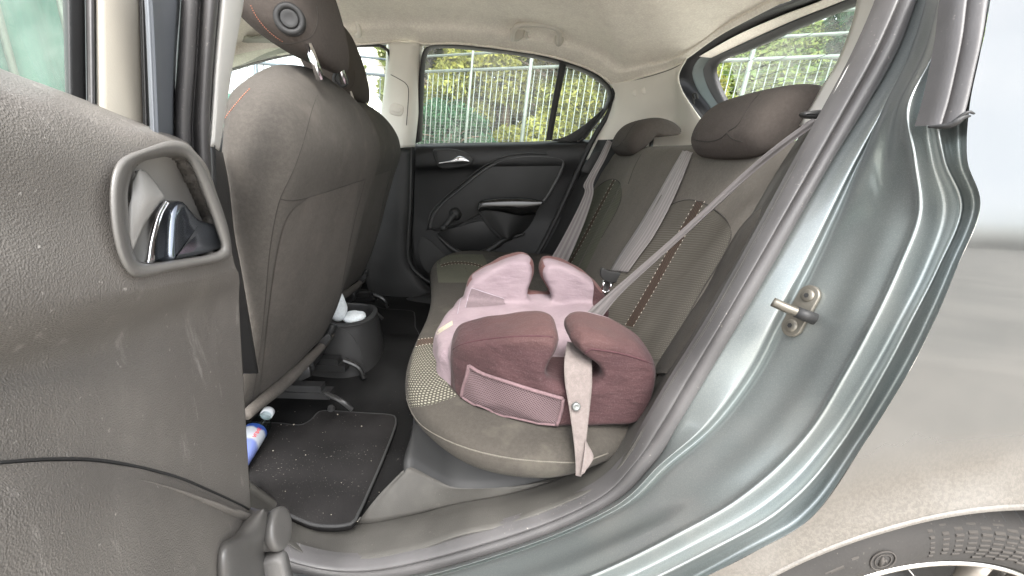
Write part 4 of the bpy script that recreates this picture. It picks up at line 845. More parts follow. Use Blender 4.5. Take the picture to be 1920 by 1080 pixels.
# ------------------------------------------------------------------ the open rear door
AL = math.radians(82); DN = np.array([math.sin(AL), math.cos(AL), 0]); D0 = np.array([-.29, .45, 0])
def D(px, py, off=0.0): return WP(px, py, D0+DN*off, DN)
def DL(pts): return np.array([D(*p) for p in pts])
door = empty('rear_door', (-.32, .42, .5), car)
o = .0
rows = [[(-150,60,-.035),(0,128,-.035),(100,165,-.035),(200,203,-.035),(290,240,-.035),(348,264,-.030)],
        [(-150,85,-.012),(0,148,-.012),(100,182,-.012),(200,216,-.012),(290,247,-.012),(352,268,-.016)],
        [(-150,130,.006),(0,185,.006),(100,212,.006),(200,240,.006),(300,262,.006),(366,284,-.004)],
        [(-150,230,.014),(0,270,.014),(100,285,.014),(200,298,.014),(300,305,.012),(392,320,.002)],
        [(-150,380,.012),(0,400,.012),(100,402,.012),(200,402,.012),(300,402,.012),(419,405,.004)],
        [(-150,540,.018),(0,532,.018),(100,528,.018),(200,526,.018),(320,514,.017),(440,494,.006)],
        [(-150,640,.014),(0,615,.014),(100,596,.014),(200,575,.014),(320,548,.012),(449,520,.002)],
        [(-150,720,-.008),(0,690,-.009),(100,668,-.010),(200,645,-.011),(330,605,-.011),(449,580,-.010)],
        [(-150,800,-.006),(0,760,-.006),(100,740,-.006),(200,735,-.006),(340,740,-.006),(458,740,-.012)],
        [(-150,880,-.006),(0,867,-.006),(100,861,-.006),(200,865,-.006),(320,891,-.006),(470,956,-.013)],
        [(-150,888,-.002),(0,875,-.002),(100,869,-.002),(200,873,-.002),(318,899,-.002),(467,964,-.010)],
        [(-150,980,.016),(0,950,.016),(100,945,.016),(200,948,.014),(300,965,.012),(452,1010,-.004)],
        [(-150,1150,.020),(0,1120,.020),(100,1115,.020),(200,1115,.018),(300,1120,.016),(430,1130,.0)],
        [(-150,1300,.02),(0,1260,.020),(100,1250,.020),(200,1250,.018),(300,1250,.016),(420,1250,.0)]]
dpanel = obj('trim_panel', g_loft([DL(r) for r in rows], nu=160, k=9), mt['door_grain'], door, thick=.012)
_bm = bmesh.new(); _bm.from_mesh(dpanel.data)
_poly = [(240,318),(268,298),(316,288),(345,290),(358,302),(386,365),(400,400),(414,440),(420,470),(380,486),(300,498),(262,500),(244,470),(234,430),(232,380)]
def _inside(x, y, P):
    r = False; j = len(P)-1
    for i in range(len(P)):
        if (P[i][1] > y) != (P[j][1] > y) and x < (P[j][0]-P[i][0])*(y-P[i][1])/(P[j][1]-P[i][1])+P[i][0]: r = not r
        j = i
    return r
def to_px(p):
    c = (np.array(p)-CO)@CM; return 960+FPX*c[0]/c[2], 540-FPX*c[1]/c[2]
_del = [f for f in _bm.faces if _inside(*to_px(f.calc_center_median()), _poly)]
bmesh.ops.delete(_bm, geom=_del, context='FACES'); _bm.to_mesh(dpanel.data); _bm.free()
def rays(pts, lift, n): return on_surface([dpanel], pts, lift, n)
# recessed handle: bezel ring, bowl and chrome lever
bo = [(222,302),(240,290),(262,282),(290,272),(320,264),(346,268),(362,282),(380,310),(398,345),(414,385),(428,430),(434,468),(430,482),(410,490),(370,498),(320,508),(280,518),(255,520),(238,510),(222,480),(212,440),(207,400),(206,360),(211,325)]
bi = [(250,318),(268,302),(290,296),(316,292),(340,294),(352,302),(366,330),(380,365),(394,400),(408,440),(414,462),(406,472),(380,480),(340,486),(300,492),(272,494),(258,488),(248,466),(242,430),(240,390),(240,355)]
BOc = crs(np.array([(a, b, 0) for a, b in bo]), 80, closed=True); BIc = crs(np.array([(a, b, 0) for a, b in bi]), 80, closed=True)
# match the two outlines by angle
def ring(pts, off):
    return np.array([D(p[0], p[1], off) for p in pts])
ang = lambda C: np.arctan2(C[:, 1]-400, C[:, 0]-325)
s0 = np.argmin(np.abs(ang(BOc))); BOc = np.roll(BOc, -s0, 0); s1 = np.argmin(np.abs(ang(BIc))); BIc = np.roll(BIc, -s1, 0)
mixr = lambda t: BOc*(1-t)+BIc*t
offs = [(-.03, -.005), (-.02, .017), (.08, .0225), (.45, .0235), (.85, .020), (1.0, .012), (1.03, .003), (1.06, -.004)]
bezel = obj('handle_bezel', g_grid(np.array([ring(mixr(t), f) for t, f in offs]), cu=True), plastic('bezel', (.115, .11, .102), .4, 900, .15, .15), door)
Gb = np.array([ring(mixr(1.0)*(1-t)+np.array([335, 400, 0])*t, -.004-.007*math.sin(min(1, t*1.3)*math.pi/2)) for t in np.linspace(.0, .98, 8)])
bowl = obj('handle_bowl', g_grid(Gb, cu=True), plastic('bowl', (.27, .26, .245), .5, 900, .2, .1), door)
# hood in front of the lever pivot
hood = [DL([(248,340,.006),(262,318,.008),(275,322,.006)]), DL([(246,380,.010),(272,346,.012),(294,346,.008)]), DL([(246,430,.010),(276,380,.014),(309,368,.010)]), DL([(250,470,.008),(272,420,.010),(303,378,.006)])]
obj('handle_hood', g_loft(hood, nu=16, k=6), bpy.data.materials['bowl'], door, thick=.004)
lv = [(291,408),(298,385),(308,376),(316,378),(326,390),(338,404),(350,412),(372,418),(396,424),(402,436),(403,450),(397,462),(380,470),(340,480),(300,488),(290,489),(288,460)]
lever = obj('handle_lever', g_slab(crs(np.array([D(a, b, -.002) for a, b in lv]), 70, closed=True), DN, .014, .005), mt['chrome_dark'], door)
ed = [DL([(307,377,.004),(293,398,.004),(282,430,.004),(275,460,.004),(270,491,.004)]), DL([(310,376,.013),(297,398,.013),(287,430,.013),(280,460,.013),(276,492,.013)]), DL([(314,379,.0145),(303,400,.0145),(296,430,.0145),(292,460,.0145),(290,490,.0145)])]
obj('lever_edge', g_loft(ed, nu=24, k=4), mt['chrome'], lever, thick=.003)
# window frame strips and pane
def vstrip(name, xs, offs, m, nu=16, parent=None):
    C = [DL([(x0+(x1-x0)*t, -80+t*(yb+80), f) for t in (0, .33, .66, 1)]) for (x0, x1, yb), f in zip(xs, offs)]
    return obj(name, g_loft(C, nu=nu, k=3), m, parent or door, thick=.003)
vstrip('window_channel', [(116,122,180), (126,130,195), (140,144,205), (158,162,215)], [-.050, -.040, -.040, -.042], mt['rubber_dark'])
vstrip('channel_lip', [(158,162,215), (164,168,220), (174,176,225), (181,183,228)], [-.044, -.034, -.032, -.044], mt['rubber'])
vstrip('window_frame', [(179,182,235), (184,188,240), (230,238,255), (258,268,268), (264,276,272)], [-.040, -.032, -.030, -.034, -.046], plastic('frame_cream', (.42, .385, .32), .5, 700, .2, .04))
vstrip('frame_gasket', [(258,268,275), (262,273,275), (268,279,275), (272,283,275)], [-.036, -.030, -.030, -.045], mt['rubber_dark'])
obj('window_pane', g_grid(np.array([[D(x, y, -.046) for x in (-260, -100, 30, 130)] for y in (-120, 0, 100, 230)])), mt['glass'], door)
_jt = on_surface([dpanel], [(-8,868),(100,861),(200,865),(320,891),(400,923),(450,946),(466,955)], .0003, 60)
if len(_jt) > 5: obj('panel_joint', g_tube(_jt, .0012, 6), mt['rubber_dark'], door)
# hinge and cable boot at the foot of the pillar
boot = obj('hinge_boot', [g_loft([DL([(400,1130,-.02),(392,1060,-.02),(398,1020,-.02),(425,1005,-.02),(452,970,-.02),(468,950,-.02)]), DL([(420,1130,.01),(415,1060,.01),(425,1022,.01),(455,1000,.01),(478,968,.01),(487,955,.01)]), DL([(470,1130,.016),(462,1060,.016),(470,1020,.016),(488,1000,.016),(494,975,.016),(497,955,.016)]), DL([(505,1130,.0),(500,1060,.0),(498,1030,.0),(502,1010,.0),(503,980,.0),(503,955,.0)])], nu=30, k=5)], plastic('boot_grey', (.075, .072, .068), .4, 500, .15, .2), door, thick=.004)
b0, b1 = W(494, 998, .44), W(534, 985, .44)
obj('hinge_cap', [g_lathe(crs(np.array([(.020, -.012, 0), (.0225, -.004, 0), (.0235, .004, 0), (.0235, .012, 0), (.0255, .015, 0), (.0265, .019, 0), (.0262, .023, 0), (.0235, .0255, 0), (.015, .0265, 0), (.0005, .0265, 0)]), 40)[:, :2], b0, (1, .12, .22), n=40)], bpy.data.materials['boot_grey'], door)
obj('hinge_ring', g_tube(np.array([b0+[0, -.002, .02]+0*b0, b0+[.001, -.0215, .004], b0+[.001, -.016, -.016], b0+[0, .004, -.022]]), .0025, 8, n=16), bpy.data.materials['boot_grey'], door)
obj('check_strap', g_slab(crs(WL([(489,1040),(505,1034),(534,1032),(545,1060),(552,1110),(512,1112),(500,1070)], .43), 50, closed=True), FRONT, .016, .004), plastic('strap_grey', (.12, .117, .112), .7, 500, .6, .1), door)

# ------------------------------------------------------------------ booster seat
booster = thing('booster_seat', 'pink and plum padded child booster seat on the rear bench', 'booster seat', (.05, .86, .5))
wall = [(828,716),(835,674),(850,652),(882,646),(950,633),(1025,628),(1044,635),(1052,650),(1042,678),(1026,694),(1020,708),(1040,720),(1085,724),(1118,720),(1133,708),(1130,695),(1110,682),(1088,668),(1071,652),(1076,636),(1100,626),(1150,636),(1200,656),(1232,684),(1236,725),(1218,768),(1190,800),(1050,802),(940,780),(870,750)]
YN, YF = .605, 1.125
wx = crs(np.array([W(a, b, YN) for a, b in wall]), 110, closed=True)
wx[:, 1] = 0
wx[:, 2] = np.where((wx[:, 0] < -.0) & (wx[:, 2] < .585), .497, wx[:, 2])
farw = [(872,560),(880,522),(905,503),(940,484),(975,475),(996,484),(999,508),(990,530),(986,546),(998,556),(1028,558),(1034,548),(1022,528),(1012,508),(1014,491),(1024,482),(1060,490),(1100,514),(1130,548),(1136,580),(1125,620),(1060,640),(900,620)]
wf = crs(np.array([W(a, b, 1.07) for a, b in farw]), 110, closed=True); wf[:, 1] = 0; wf[:, 2] = np.maximum(wf[:, 2], .50)
zbot = wx[:, 2].min()
def soft_inset(pl, d):
    q = inset(pl, np.array([0, -1.0, 0]), d)
    for _ in range(4 if d > 0 else 0): q = (np.roll(q, 1, 0)+2*q+np.roll(q, -1, 0))/4
    return q
def prism(pl, y0, y1, lift=.0):
    """stuffed side bolster: rounded on both faces, the top rising towards the middle of the seat"""
    rings = []; zb_, zt_ = pl[:, 2].min(), pl[:, 2].max()
    for t, d in ((0, .0095), (.04, .0055), (.12, .002), (.25, 0), (.75, 0), (.88, .002), (.96, .0055), (1, .0095)):
        q = soft_inset(pl, d); q[:, 1] = y0+(y1-y0)*t; q[:, 2] += lift*t*np.clip((q[:, 2]-zb_)/(zt_-zb_), 0, 1)**2; rings.append(q)
    return g_grid(np.array(rings), cu=True, cap=True)
xs0, xs1 = wx[:, 0].min(), wx[:, 0].max()
pad = []
pp = [(xs0+.01, YN+.02), (xs0-.035, YN+.12), (xs0-.052, (YN+YF)/2), (xs0-.035, YF-.12), (xs0+.01, YF-.02), (xs1-.03, YF-.02), (xs1-.01, (YN+YF)/2), (xs1-.03, YN+.02)]
pc = crs(np.array([(a, b, 0) for a, b in pp]), 90, closed=True)
for z, d in ((.482, .02), (.488, .004), (.51, 0), (.545, .003), (.560, .015), (.566, .04), (.562, .08), (.556, .13)):
    q = inset(pc, np.array([0, 0, 1.0]), d); q[:, 2] = z+.018*np.clip((q[:, 0]-xs0+.06)/.1, 0, 1)-.006; pad.append(q)
def taper(g):
    """the seat narrows and drops towards its front edge"""
    V, F, U = g; V = V.copy(); t = np.clip((.10-V[:, 0])/.21, 0, 1.3)**2; mid = (YN+YF)/2
    wn = np.clip((mid-V[:, 1])/(mid-YN), 0, 1.1); wf_ = np.clip((V[:, 1]-mid)/(YF-mid), 0, 1.1)
    V[:, 2] -= .050*t*np.clip((V[:, 2]-.56)/.1, 0, 1)*wn
    V[:, 1] += .115*t*wn-.02*t*wf_
    return V, F, U
tmp = obj('booster_form', [taper(q_) for q_ in [prism(wx, YN-.004, YN+.115, .006), prism(wf, YF-.11, YF+.004, -.004), g_loft(pad, nu=90, k=3, closed=True, cap=True)]], None)
md = tmp.modifiers.new('r', 'REMESH'); md.mode = 'VOXEL'; md.voxel_size = .0035; md.use_smooth_shade = True
md = tmp.modifiers.new('s', 'SMOOTH'); md.factor = .5; md.iterations = 18
dg = bpy.context.evaluated_depsgraph_get(); dg.update()
me = bpy.data.meshes.new_from_object(tmp.evaluated_get(dg)); bpy.data.objects.remove(tmp)
me.name = 'padded_shell'
# soft creases and dents of the stuffing
nvv = len(me.vertices); co = np.empty(nvv*3); me.vertices.foreach_get('co', co); co = co.reshape(-1, 3)
no = np.empty(nvv*3); me.vertex_normals.foreach_get('vector', no); no = no.reshape(-1, 3)
dsp = .0022*np.sin(co[:, 0]*38+co[:, 2]*21)*np.sin(co[:, 1]*33+1.3)+.0012*np.sin(co[:, 0]*90+co[:, 1]*40)*np.sin(co[:, 2]*80)
me.vertices.foreach_set('co', (co+no*dsp[:, None]).ravel()); me.update()
me.polygons.foreach_set('use_smooth', [True]*len(me.polygons))
def padding():
    """cut of the cover: lavender pad and inner faces, plum outer faces, faded rose rims"""
    t = NT('booster_cover'); v = t.coord(); sep = t.n('ShaderNodeSeparateXYZ'); t.l(v, sep.inputs[0]); X, Y, Z = sep.outputs
    gn = t.n('ShaderNodeNewGeometry'); sn = t.n('ShaderNodeSeparateXYZ'); t.l(gn.outputs['Normal'], sn.inputs[0])
    n1 = t.noise(v, 14, 4); n2 = t.noise(v, 500, 3); n3 = t.noise(v, 55, 3)
    st = lambda val, edge, w=.0012: t.math('SMOOTH_MIN', 1.0, t.math('MAXIMUM', t.math('MULTIPLY', t.math('SUBTRACT', val, edge), 1/w), 0.0), 0.0)
    neg = lambda s_: t.math('MULTIPLY', s_, -1.0)
    tt = t.math('MINIMUM', t.math('MAXIMUM', t.math('MULTIPLY', t.math('SUBTRACT', .10, X), 1/.21), 0.0), 1.3); edge = t.math('MULTIPLY_ADD', t.math('MULTIPLY', tt, tt), .098, YN+.098)
    near = t.math('MULTIPLY', st(t.math('SUBTRACT', edge, Y), 0.0), st(X, xs0+.004))
    far = st(Y, YF-.06)
    rim_ = t.math('MULTIPLY', t.math('MULTIPLY', st(Y, YF-.10), st(Z, .60)), st(t.math('ABSOLUTE', sn.outputs[0]), .62, .08))
    back = st(X, xs1-.028)
    plum = t.math('MAXIMUM', near, back); rose = t.math('MAXIMUM', far, rim_)
    lav = t.mix(t.ramp(n1, .35, .75), (.19, .147, .163), (.23, .182, .197))
    fade = t.math('MULTIPLY', st(Z, .632, .03), t.math('MULTIPLY_ADD', n3, .6, .45))
    pl = t.mix(t.ramp(n1, .35, .7), (.033, .0155, .017), (.046, .0225, .0235)); pl = t.mix(t.math('MULTIPLY', fade, .85), pl, (.060, .032, .029))
    rs = t.mix(t.ramp(n1, .35, .7), (.10, .045, .043), (.14, .068, .062))
    c = t.mix(plum, lav, pl); c = t.mix(rose, c, rs)
    c = t.mix(t.math('MULTIPLY', t.ramp(n2, .5, .75), .05), c, (.5, .4, .4))
    return t.bsdf(c, .85, 0, .2, sheen=.04, normal=t.bump(t.math('ADD', n2, t.math('MULTIPLY', n3, 1.5)), .35, .0014, t.bump(t.noise(t.coord(False, (1.0, 1.6, 2.6)), 26, 3, .55), .45, .008)))
me.materials.append(padding())
shellb = bpy.data.objects.new('padded_shell', me); COL.objects.link(shellb); adopt(shellb, booster)
for s_ in ([(850,654),(866,645),(905,637),(950,632),(1005,630),(1036,632)], [(1112,654),(1101,659),(1096,667),(1102,677)], [(1108,654),(1150,660),(1190,670),(1226,683)]):
    seam('seam', [shellb], s_, .0016, mt['mauve'], booster, 40)
seam('seam', [shellb], [(858,588),(864,560),(878,520)], .001, mt['pink_stitch'], booster, 30)
seam('base_piping', [shellb], [(832,724),(848,738),(880,758),(940,780),(1000,795),(1050,800),(1120,803),(1190,798)], .0035, mt['dark_plastic'], booster, 60)
net = drape([shellb], [[(879,686),(905,701),(950,716),(1000,732),(1056,748)], [(875,705),(900,722),(945,740),(995,756),(1053,768)], [(868,728),(895,746),(940,766),(990,781),(1048,786)], [(865,744),(892,760),(938,778),(988,791),(1044,797)]], 26, 12, .004)
def netting():
    t = NT('pocket_mesh'); v = t.coord(True); sep = t.n('ShaderNodeSeparateXYZ'); t.l(v, sep.inputs[0]); pch = .0048
    u = t.math('MULTIPLY', t.math('ADD', sep.outputs[0], sep.outputs[1]), 1/pch); w = t.math('MULTIPLY', t.math('SUBTRACT', sep.outputs[0], sep.outputs[1]), 1/pch)
    a = t.math('ABSOLUTE', t.math('SUBTRACT', t.math('FRACT', u), .5)); b = t.math('ABSOLUTE', t.math('SUBTRACT', t.math('FRACT', w), .5))
    hole = t.ramp(t.math('MAXIMUM', a, b), .27, .33)
    return t.bsdf((.12, .085, .09), .8, 0, .3, alpha=hole, normal=t.bump(hole, .5, .001))
pocket = obj('mesh_pocket', g_grid(net), netting(), booster)
pb = obj('pocket_binding', [g_tube(np.array([net[0, i] for i in range(26)]), .0032, 8), g_tube(np.array([net[j, 0] for j in range(12)]), .0034, 8), g_tube(np.array([net[j, -1] for j in range(12)]), .0034, 8), g_tube(np.array([net[-1, i] for i in range(26)]), .0022, 8)], cloth('binding', (.12, .08, .085), .003, uv=False), pocket)
ip = drape([shellb], [[(884,540),(905,547),(945,560)], [(878,556),(905,561),(946,566)], [(873,577),(905,575),(948,571)]], 12, 10, .0018)
obj('pad_panel', g_grid(ip), mt['lavender_grey'], booster)
for s_ in ([(884,540),(905,547),(945,560)], [(884,540),(878,556),(873,577)]):
    seam('seam', [shellb], s_, .0009, mt['pink_stitch'], booster, 20, .001)
lb = drape([shellb], [[(817,620),(848,601)], [(819,628),(849,609)]], 6, 3, .002)
label = obj('sewn_label', g_grid(lb), plastic('label_cream', (.36, .33, .25), .6), booster)
lt = drape([shellb], [[(820,622),(834,613)], [(822,626),(835,617)]], 4, 3, .0028)
obj('label_lettering', [g_tube(np.array([lb[1, i]+[0, -.0008, .0004], lb[1, i]*.7+lb[1, i+1]*.3+[0, -.0008, .0004]]), .0012, 5) for i in range(1, 5)], plastic('label_ink', (.35, .34, .3), .6), label)
# pale guide strap hanging through the armrest notch
strap = empty('guide_strap', tuple(W(1085, 780, .57)), booster)
A = WL([(1064,640,.67),(1059,668,.625),(1058,692,.604),(1060,722,.594),(1068,770,.575),(1075,820,.55),(1079,860,.53),(1080,892,.515)]); B = WL([(1112,652,.67),(1110,676,.627),(1110,698,.606),(1110,725,.596),(1105,775,.577),(1100,820,.552),(1096,858,.532),(1090,894,.517)])
ribbon('webbing', A, B, mt['belt_pale'], strap, fold=.0)
ribbon('loose_end', WL([(1099,826,.545),(1095,856,.528),(1089,892,.510)]), WL([(1102,832,.547),(1113,858,.533),(1096,886,.513)]), mt['belt_pale'], strap, n=14)
rv = W(1080, 762, .575)
obj('snap_button', g_lathe([(.0001, .0030), (.0015, .0022), (.0028, .0036), (.0048, .004), (.0066, .003), (.0070, -.001)], rv, (0.1, -1, .3), n=28), plastic('snap_metal', (.16, .165, .16), .35, 300, .05, .1, .5, .6), strap)

# ------------------------------------------------------------------ mats, bottle, tissues, crumbs
mo = crs(np.array([WZ(a, b, .272) for a, b in [(380,800),(507,795),(560,799),(582,790),(597,775),(612,772),(680,776),(733,780),(742,790),(737,812),(715,868),(690,925),(672,963),(655,984),(590,985),(520,958),(430,940)]]), 120, closed=True)
fm = obj('floor_mat', g_slab(mo, np.array([0, 0, 1.0]), .016, .003, base=-.012), mt['mat_carpet'], None); tag(fm, 'dark charcoal carpet floor mat in front of the booster seat', 'floor mat', 'carpet floor mats')
mb = obj('bound_edge', g_tube(mo+[0, 0, .001], .0032, 6, closed=True), plastic('mat_binding', (.022, .022, .022), .8, 700, .6), fm)
mo2 = crs(np.array([WZ(a, b, .272) for a, b in [(640,580),(690,572),(720,580),(770,584),(777,592),(778,612),(776,640),(640,660)]]), 80, closed=True)
fm2 = obj('floor_mat', g_slab(mo2, np.array([0, 0, 1.0]), .016, .003, base=-.012), mt['carpet'], None); tag(fm2, 'black carpet floor mat beyond the centre console', 'floor mat', 'carpet floor mats')
obj('bound_edge', g_tube(mo2+[0, 0, .001], .0032, 6, closed=True), bpy.data.materials['mat_binding'], fm2)
c0, c1 = np.array(WZ(468, 826, .303)), np.array(WZ(500, 777, .31)); axb = c1-c0; Lb = np.linalg.norm(axb); axb = axb/Lb
bottle = thing('water_bottle', 'small clear plastic water bottle with blue label lying on the floor', 'bottle', tuple(c0-[0, 0, .03]))
Lb_ = Lb
obj('bottle_body', g_lathe(crs(np.array([(.001, -.10, 0), (.022, -.10, 0), (.0245, -.08, 0), (.0245, Lb*.45, 0), (.022, Lb*.66, 0), (.015, Lb*.84, 0), (.0115, Lb*.92, 0), (.011, Lb*.98, 0)]), 40)[:, :2], c0, axb, n=28), mt['clear_plastic'], bottle)
obj('bottle_label', g_lathe([(.0250, -.08), (.0253, -.075), (.0253, Lb*.30), (.0250, Lb*.31)], c0, axb, n=28), None, bottle)
def blabel():
    t = NT('label_print_blue'); v = t.coord(); dp = t.n('ShaderNodeVectorMath', operation='DOT_PRODUCT'); t.l(v, dp.inputs[0]); dp.inputs[1].default_value = tuple(axb)
    d = t.math('SUBTRACT', dp.outputs['Value'], float(np.dot(c0, axb))); n = t.noise(v, 28, 2); d = t.math('ADD', d, t.math('MULTIPLY_ADD', n, .022, -.011))
    c = t.mix(t.ramp(d, .016, .018), (.62, .66, .72), (.035, .10, .40)); c = t.mix(t.ramp(t.math('MULTIPLY', d, -1.0), .018, .020), c, (.22, .28, .62)); return t.bsdf(c, .35)
bpy.data.objects['bottle_label'].data.materials.append(blabel())
txc = bpy.data.curves.new('label_text', 'FONT'); txc.body = 'ALINE'; txc.size = .011; txc.extrude = .0002; txc.align_x = 'CENTER'
txo = bpy.data.objects.new('label_text', txc); COL.objects.link(txo)
dgl = bpy.context.evaluated_depsgraph_get(); tme = bpy.data.meshes.new_from_object(txo.evaluated_get(dgl)); bpy.data.objects.remove(txo)
tme.materials.append(plastic('label_print', (.75, .1, .12), .5)); txm = bpy.data.objects.new('label_lettering', tme); COL.objects.link(txm)
vdir = CO-(c0+axb*.0); vdir -= axb*np.dot(vdir, axb); vdir /= np.linalg.norm(vdir)
xdir = np.cross(axb, vdir)
pos = c0+axb*Lb*.02+vdir*.0260
# letters run round the bottle, read from the foot
Mw = Matrix(((axb[0], -xdir[0]*-1, vdir[0], pos[0]), (axb[1], xdir[1], vdir[1], pos[1]), (axb[2], xdir[2], vdir[2], pos[2]), (0, 0, 0, 1)))
tme.transform(Mw); adopt(txm, bottle)
obj('bottle_cap', g_lathe([(.001, Lb*1.0+.014), (.012, Lb*1.0+.014), (.0138, Lb*1.0+.012), (.0138, Lb*.97), (.012, Lb*.965)], c0, axb, n=28), plastic('cap_white', (.75, .78, .8), .4), bottle)
def crumple(name, c, r, label, seed):
    rg = np.random.default_rng(seed); G = []
    for j in range(16):
        v = -math.pi/2+math.pi*j/15
        G.append([(c[0]+r[0]*math.cos(v)*math.cos(u), c[1]+r[1]*math.cos(v)*math.sin(u), c[2]+r[2]*math.sin(v)) for u in np.linspace(0, 2*math.pi, 26, endpoint=False)])
    G = np.array(G); f = rg.normal(size=(9, 3))*38; ph = rg.uniform(0, 6.3, 9)
    dsp = sum(np.abs(np.sin((G@f[k])+ph[k]))*.5 for k in range(9))/9
    G = np.array(c)+(G-np.array(c))*(.72+.75*dsp[..., None])
    o_ = obj(name, g_grid(G, cu=True), mt['tissue']); return tag(o_, label, 'tissue', 'crumpled tissues in the console')
crumple('paper_tissue', W(664, 594, 1.23), (.036, .042, .016), 'crumpled white tissue filling the round console cup holder', 3)
crumple('paper_tissue', W(631, 574, 1.2), (.03, .03, .05), 'pale blue-white tissue standing up beside the front seat edge', 5)
cr = []
for px, py in [(527,796),(551,796),(530,823),(538,823),(521,771),(553,772),(678,799),(696,864),(512,845),(610,980-170),(606,962),(633,777),(711,923),(670,978),(555,862),(573,853),(535,921),(621,965),(605,811),(640,905)]:
    c = WZ(px, py, .277); s = random.choice([.0006, .0009, .0012, .0018]); cr.append(blob(c, (s, s*random.uniform(.7, 1.3), s*.7), 6, 5))
for _ in range(40):
    c = (random.uniform(-.55, -.1), random.uniform(.62, 1.5), .2765 if random.random() < .6 else .262); s = random.uniform(.0003, .0006); cr.append(blob(c, (s, s, s*.7), 5, 4))
tag(obj('crumbs', cr, mt['crumb']), 'pale crumbs and lint scattered over the floor carpet', 'crumbs', kind='stuff')

# ------------------------------------------------------------------ outside: ground, fences, greenery, building, hills
def gmat():
    t = NT('pavement'); v = t.coord(); n = t.noise(v, .9, 6, .6); n2 = t.noise(v, 60, 3)
    c = t.mix(t.ramp(n, .40, .60), (.24, .23, .21), (.52, .48, .43)); c = t.mix(t.math('MULTIPLY', n2, .5), c, (.3, .285, .255)); return t.bsdf(c, .9, normal=t.bump(n2, .4, .004))
gx_ = np.r_[np.linspace(-900, -30, 8), np.linspace(-20, 20, 9), np.linspace(30, 900, 8)]
tag(obj('ground', g_grid(np.array([[(x, y, 0) for x in gx_] for y in gx_])), gmat()), None, None, None, 'structure')
TILT = math.radians(4.0)
galv = plastic('galvanised', (.19, .22, .20), .5, 60, .1, .15, .5, .4)
def fence(name, label, a, b, ztop, pitch, rails, posts, m, zb=0.2, bar=.0085, wires=True, group=None, upper=None):
    """steel bar fence from a to b (plan points); bars between two rails, open rails above"""
    root = thing(name, label, 'fence', (a[0], a[1], 0), group)
    a, b = np.array(a, float), np.array(b, float); Ln = np.linalg.norm(b-a); d = (b-a)/Ln
    lean = math.tan(TILT)
    def pt(s, z): return np.array([a[0]+d[0]*s+z*lean, a[1]+d[1]*s, z])
    n = int(Ln/pitch); me = None
    for i in range(n):
        s = (i+.5)*pitch
        if me is None:
            P = np.array([pt(0, zb)-pt(0, 0), pt(0, ztop)-pt(0, 0)]); ob = obj('bar', g_tube(P, bar, 6), m); me = ob.data
        else: ob = bpy.data.objects.new('bar', me); COL.objects.link(ob)
        ob.parent = root; ob.location = (d[0]*s, d[1]*s, 0)
    for z, h in rails: obj('rail', g_tube(np.array([pt(0, z), pt(Ln, z)]), h, 6), m, root)
    for s, z, h in posts: obj('post', g_tube(np.array([pt(s, zb-.2)+[0, -.02, 0], pt(s, z)+[0, -.02, 0]]), h, 8), m, root)
    if wires:
        wr = [g_tube(np.array([pt(0, z)+[0, .04, 0], pt(Ln, z)+[0, .04, 0]]), 0.0016, 4) for z in np.arange(zb, ztop, .055)]
        w_ = obj('wire_mesh', wr, m, root); w_['kind'] = 'stuff'
    return root
fa, fb = W(740, 200, 9.2), W(1230, 200, 6.9)
u = (fb-fa)[:2]; Lf = np.linalg.norm(u); fe = fa+(fb-fa)*1.75
fence('steel_fence', 'tall grey steel bar fence beyond the rear side window', fa[:2], fe[:2], 2.27, .115, [(2.30, .028), (2.56, .022), (2.82, .022), (.9, .03)], [(Lf*.09, 2.82, .022), (Lf*.315, 2.82, .022), (Lf*.545, 3.1, .033), (Lf*1.2, 3.1, .033), (Lf*1.7, 3.1, .033)], galv)
# screened fence ahead of the car
fc, fd_ = W(330, 200, 8.2), W(735, 200, 9.2)
dark = plastic('blue_grey_steel', (.10, .13, .16), .5, 60, .1, .15, .5, .4)
f2 = fence('screened_fence', 'dark steel bar fence backed with green screen cloth ahead of the car', fc[:2], fd_[:2], 2.2, .125, [(2.22, .03), (2.5, .022), (2.75, .022)], [(1.2, 2.75, .035), (2.3, 2.75, .03), (3.5, 2.75, .03)], dark, wires=False)
def screenmat():
    t = NT('screen_cloth'); v = t.coord(); n = t.noise(t.coord(False, (6, 6, .6)), 2.5, 4); n2 = t.noise(v, 40, 3)
    c = t.mix(t.ramp(n, .3, .75), (.025, .12, .092), (.05, .18, .14)); c = t.mix(t.math('MULTIPLY', n2, .3), c, (.07, .2, .165)); return t.bsdf(c, .7)
scm = screenmat()
def screen(name, a, b, z0, z1, parent=None):
    a, b = np.array(a), np.array(b); n = np.array([-(b-a)[1], (b-a)[0]]); n /= np.linalg.norm(n); G = []
    for k, z in enumerate(np.linspace(z0, z1, 12)):
        G.append([(a[0]+(b[0]-a[0])*t+n[0]*.03*math.sin(t*25+z), a[1]+(b[1]-a[1])*t+n[1]*.03*math.sin(t*25+z), z+.04*math.sin(t*9)*(k == 11)) for t in np.linspace(0, 1, 50)])
    return obj(name, g_grid(np.array(G)), scm, parent, thick=.004)
s1, s2 = W(330, 200, 8.35), W(560, 200, 8.85)
screen('screen_cloth', s1[:2], s2[:2], .3, 1.72, f2)
q1, q2 = W(-420, 100, 3.2), W(215, 100, 6.2)
ts = thing('site_screen', 'tall green screen cloth seen through the open door window', 'screen', (float(q1[0]), float(q1[1]), 0))
screen('screen_cloth', q1[:2], q2[:2], .1, 4.6, ts)
for t in np.linspace(0, 1, 5):
    p = q1*(1-t)+q2*t; obj('post', g_tube(np.array([(p[0], p[1]+.08, 0), (p[0], p[1]+.08, 4.7)]), .03, 8), galv, ts)
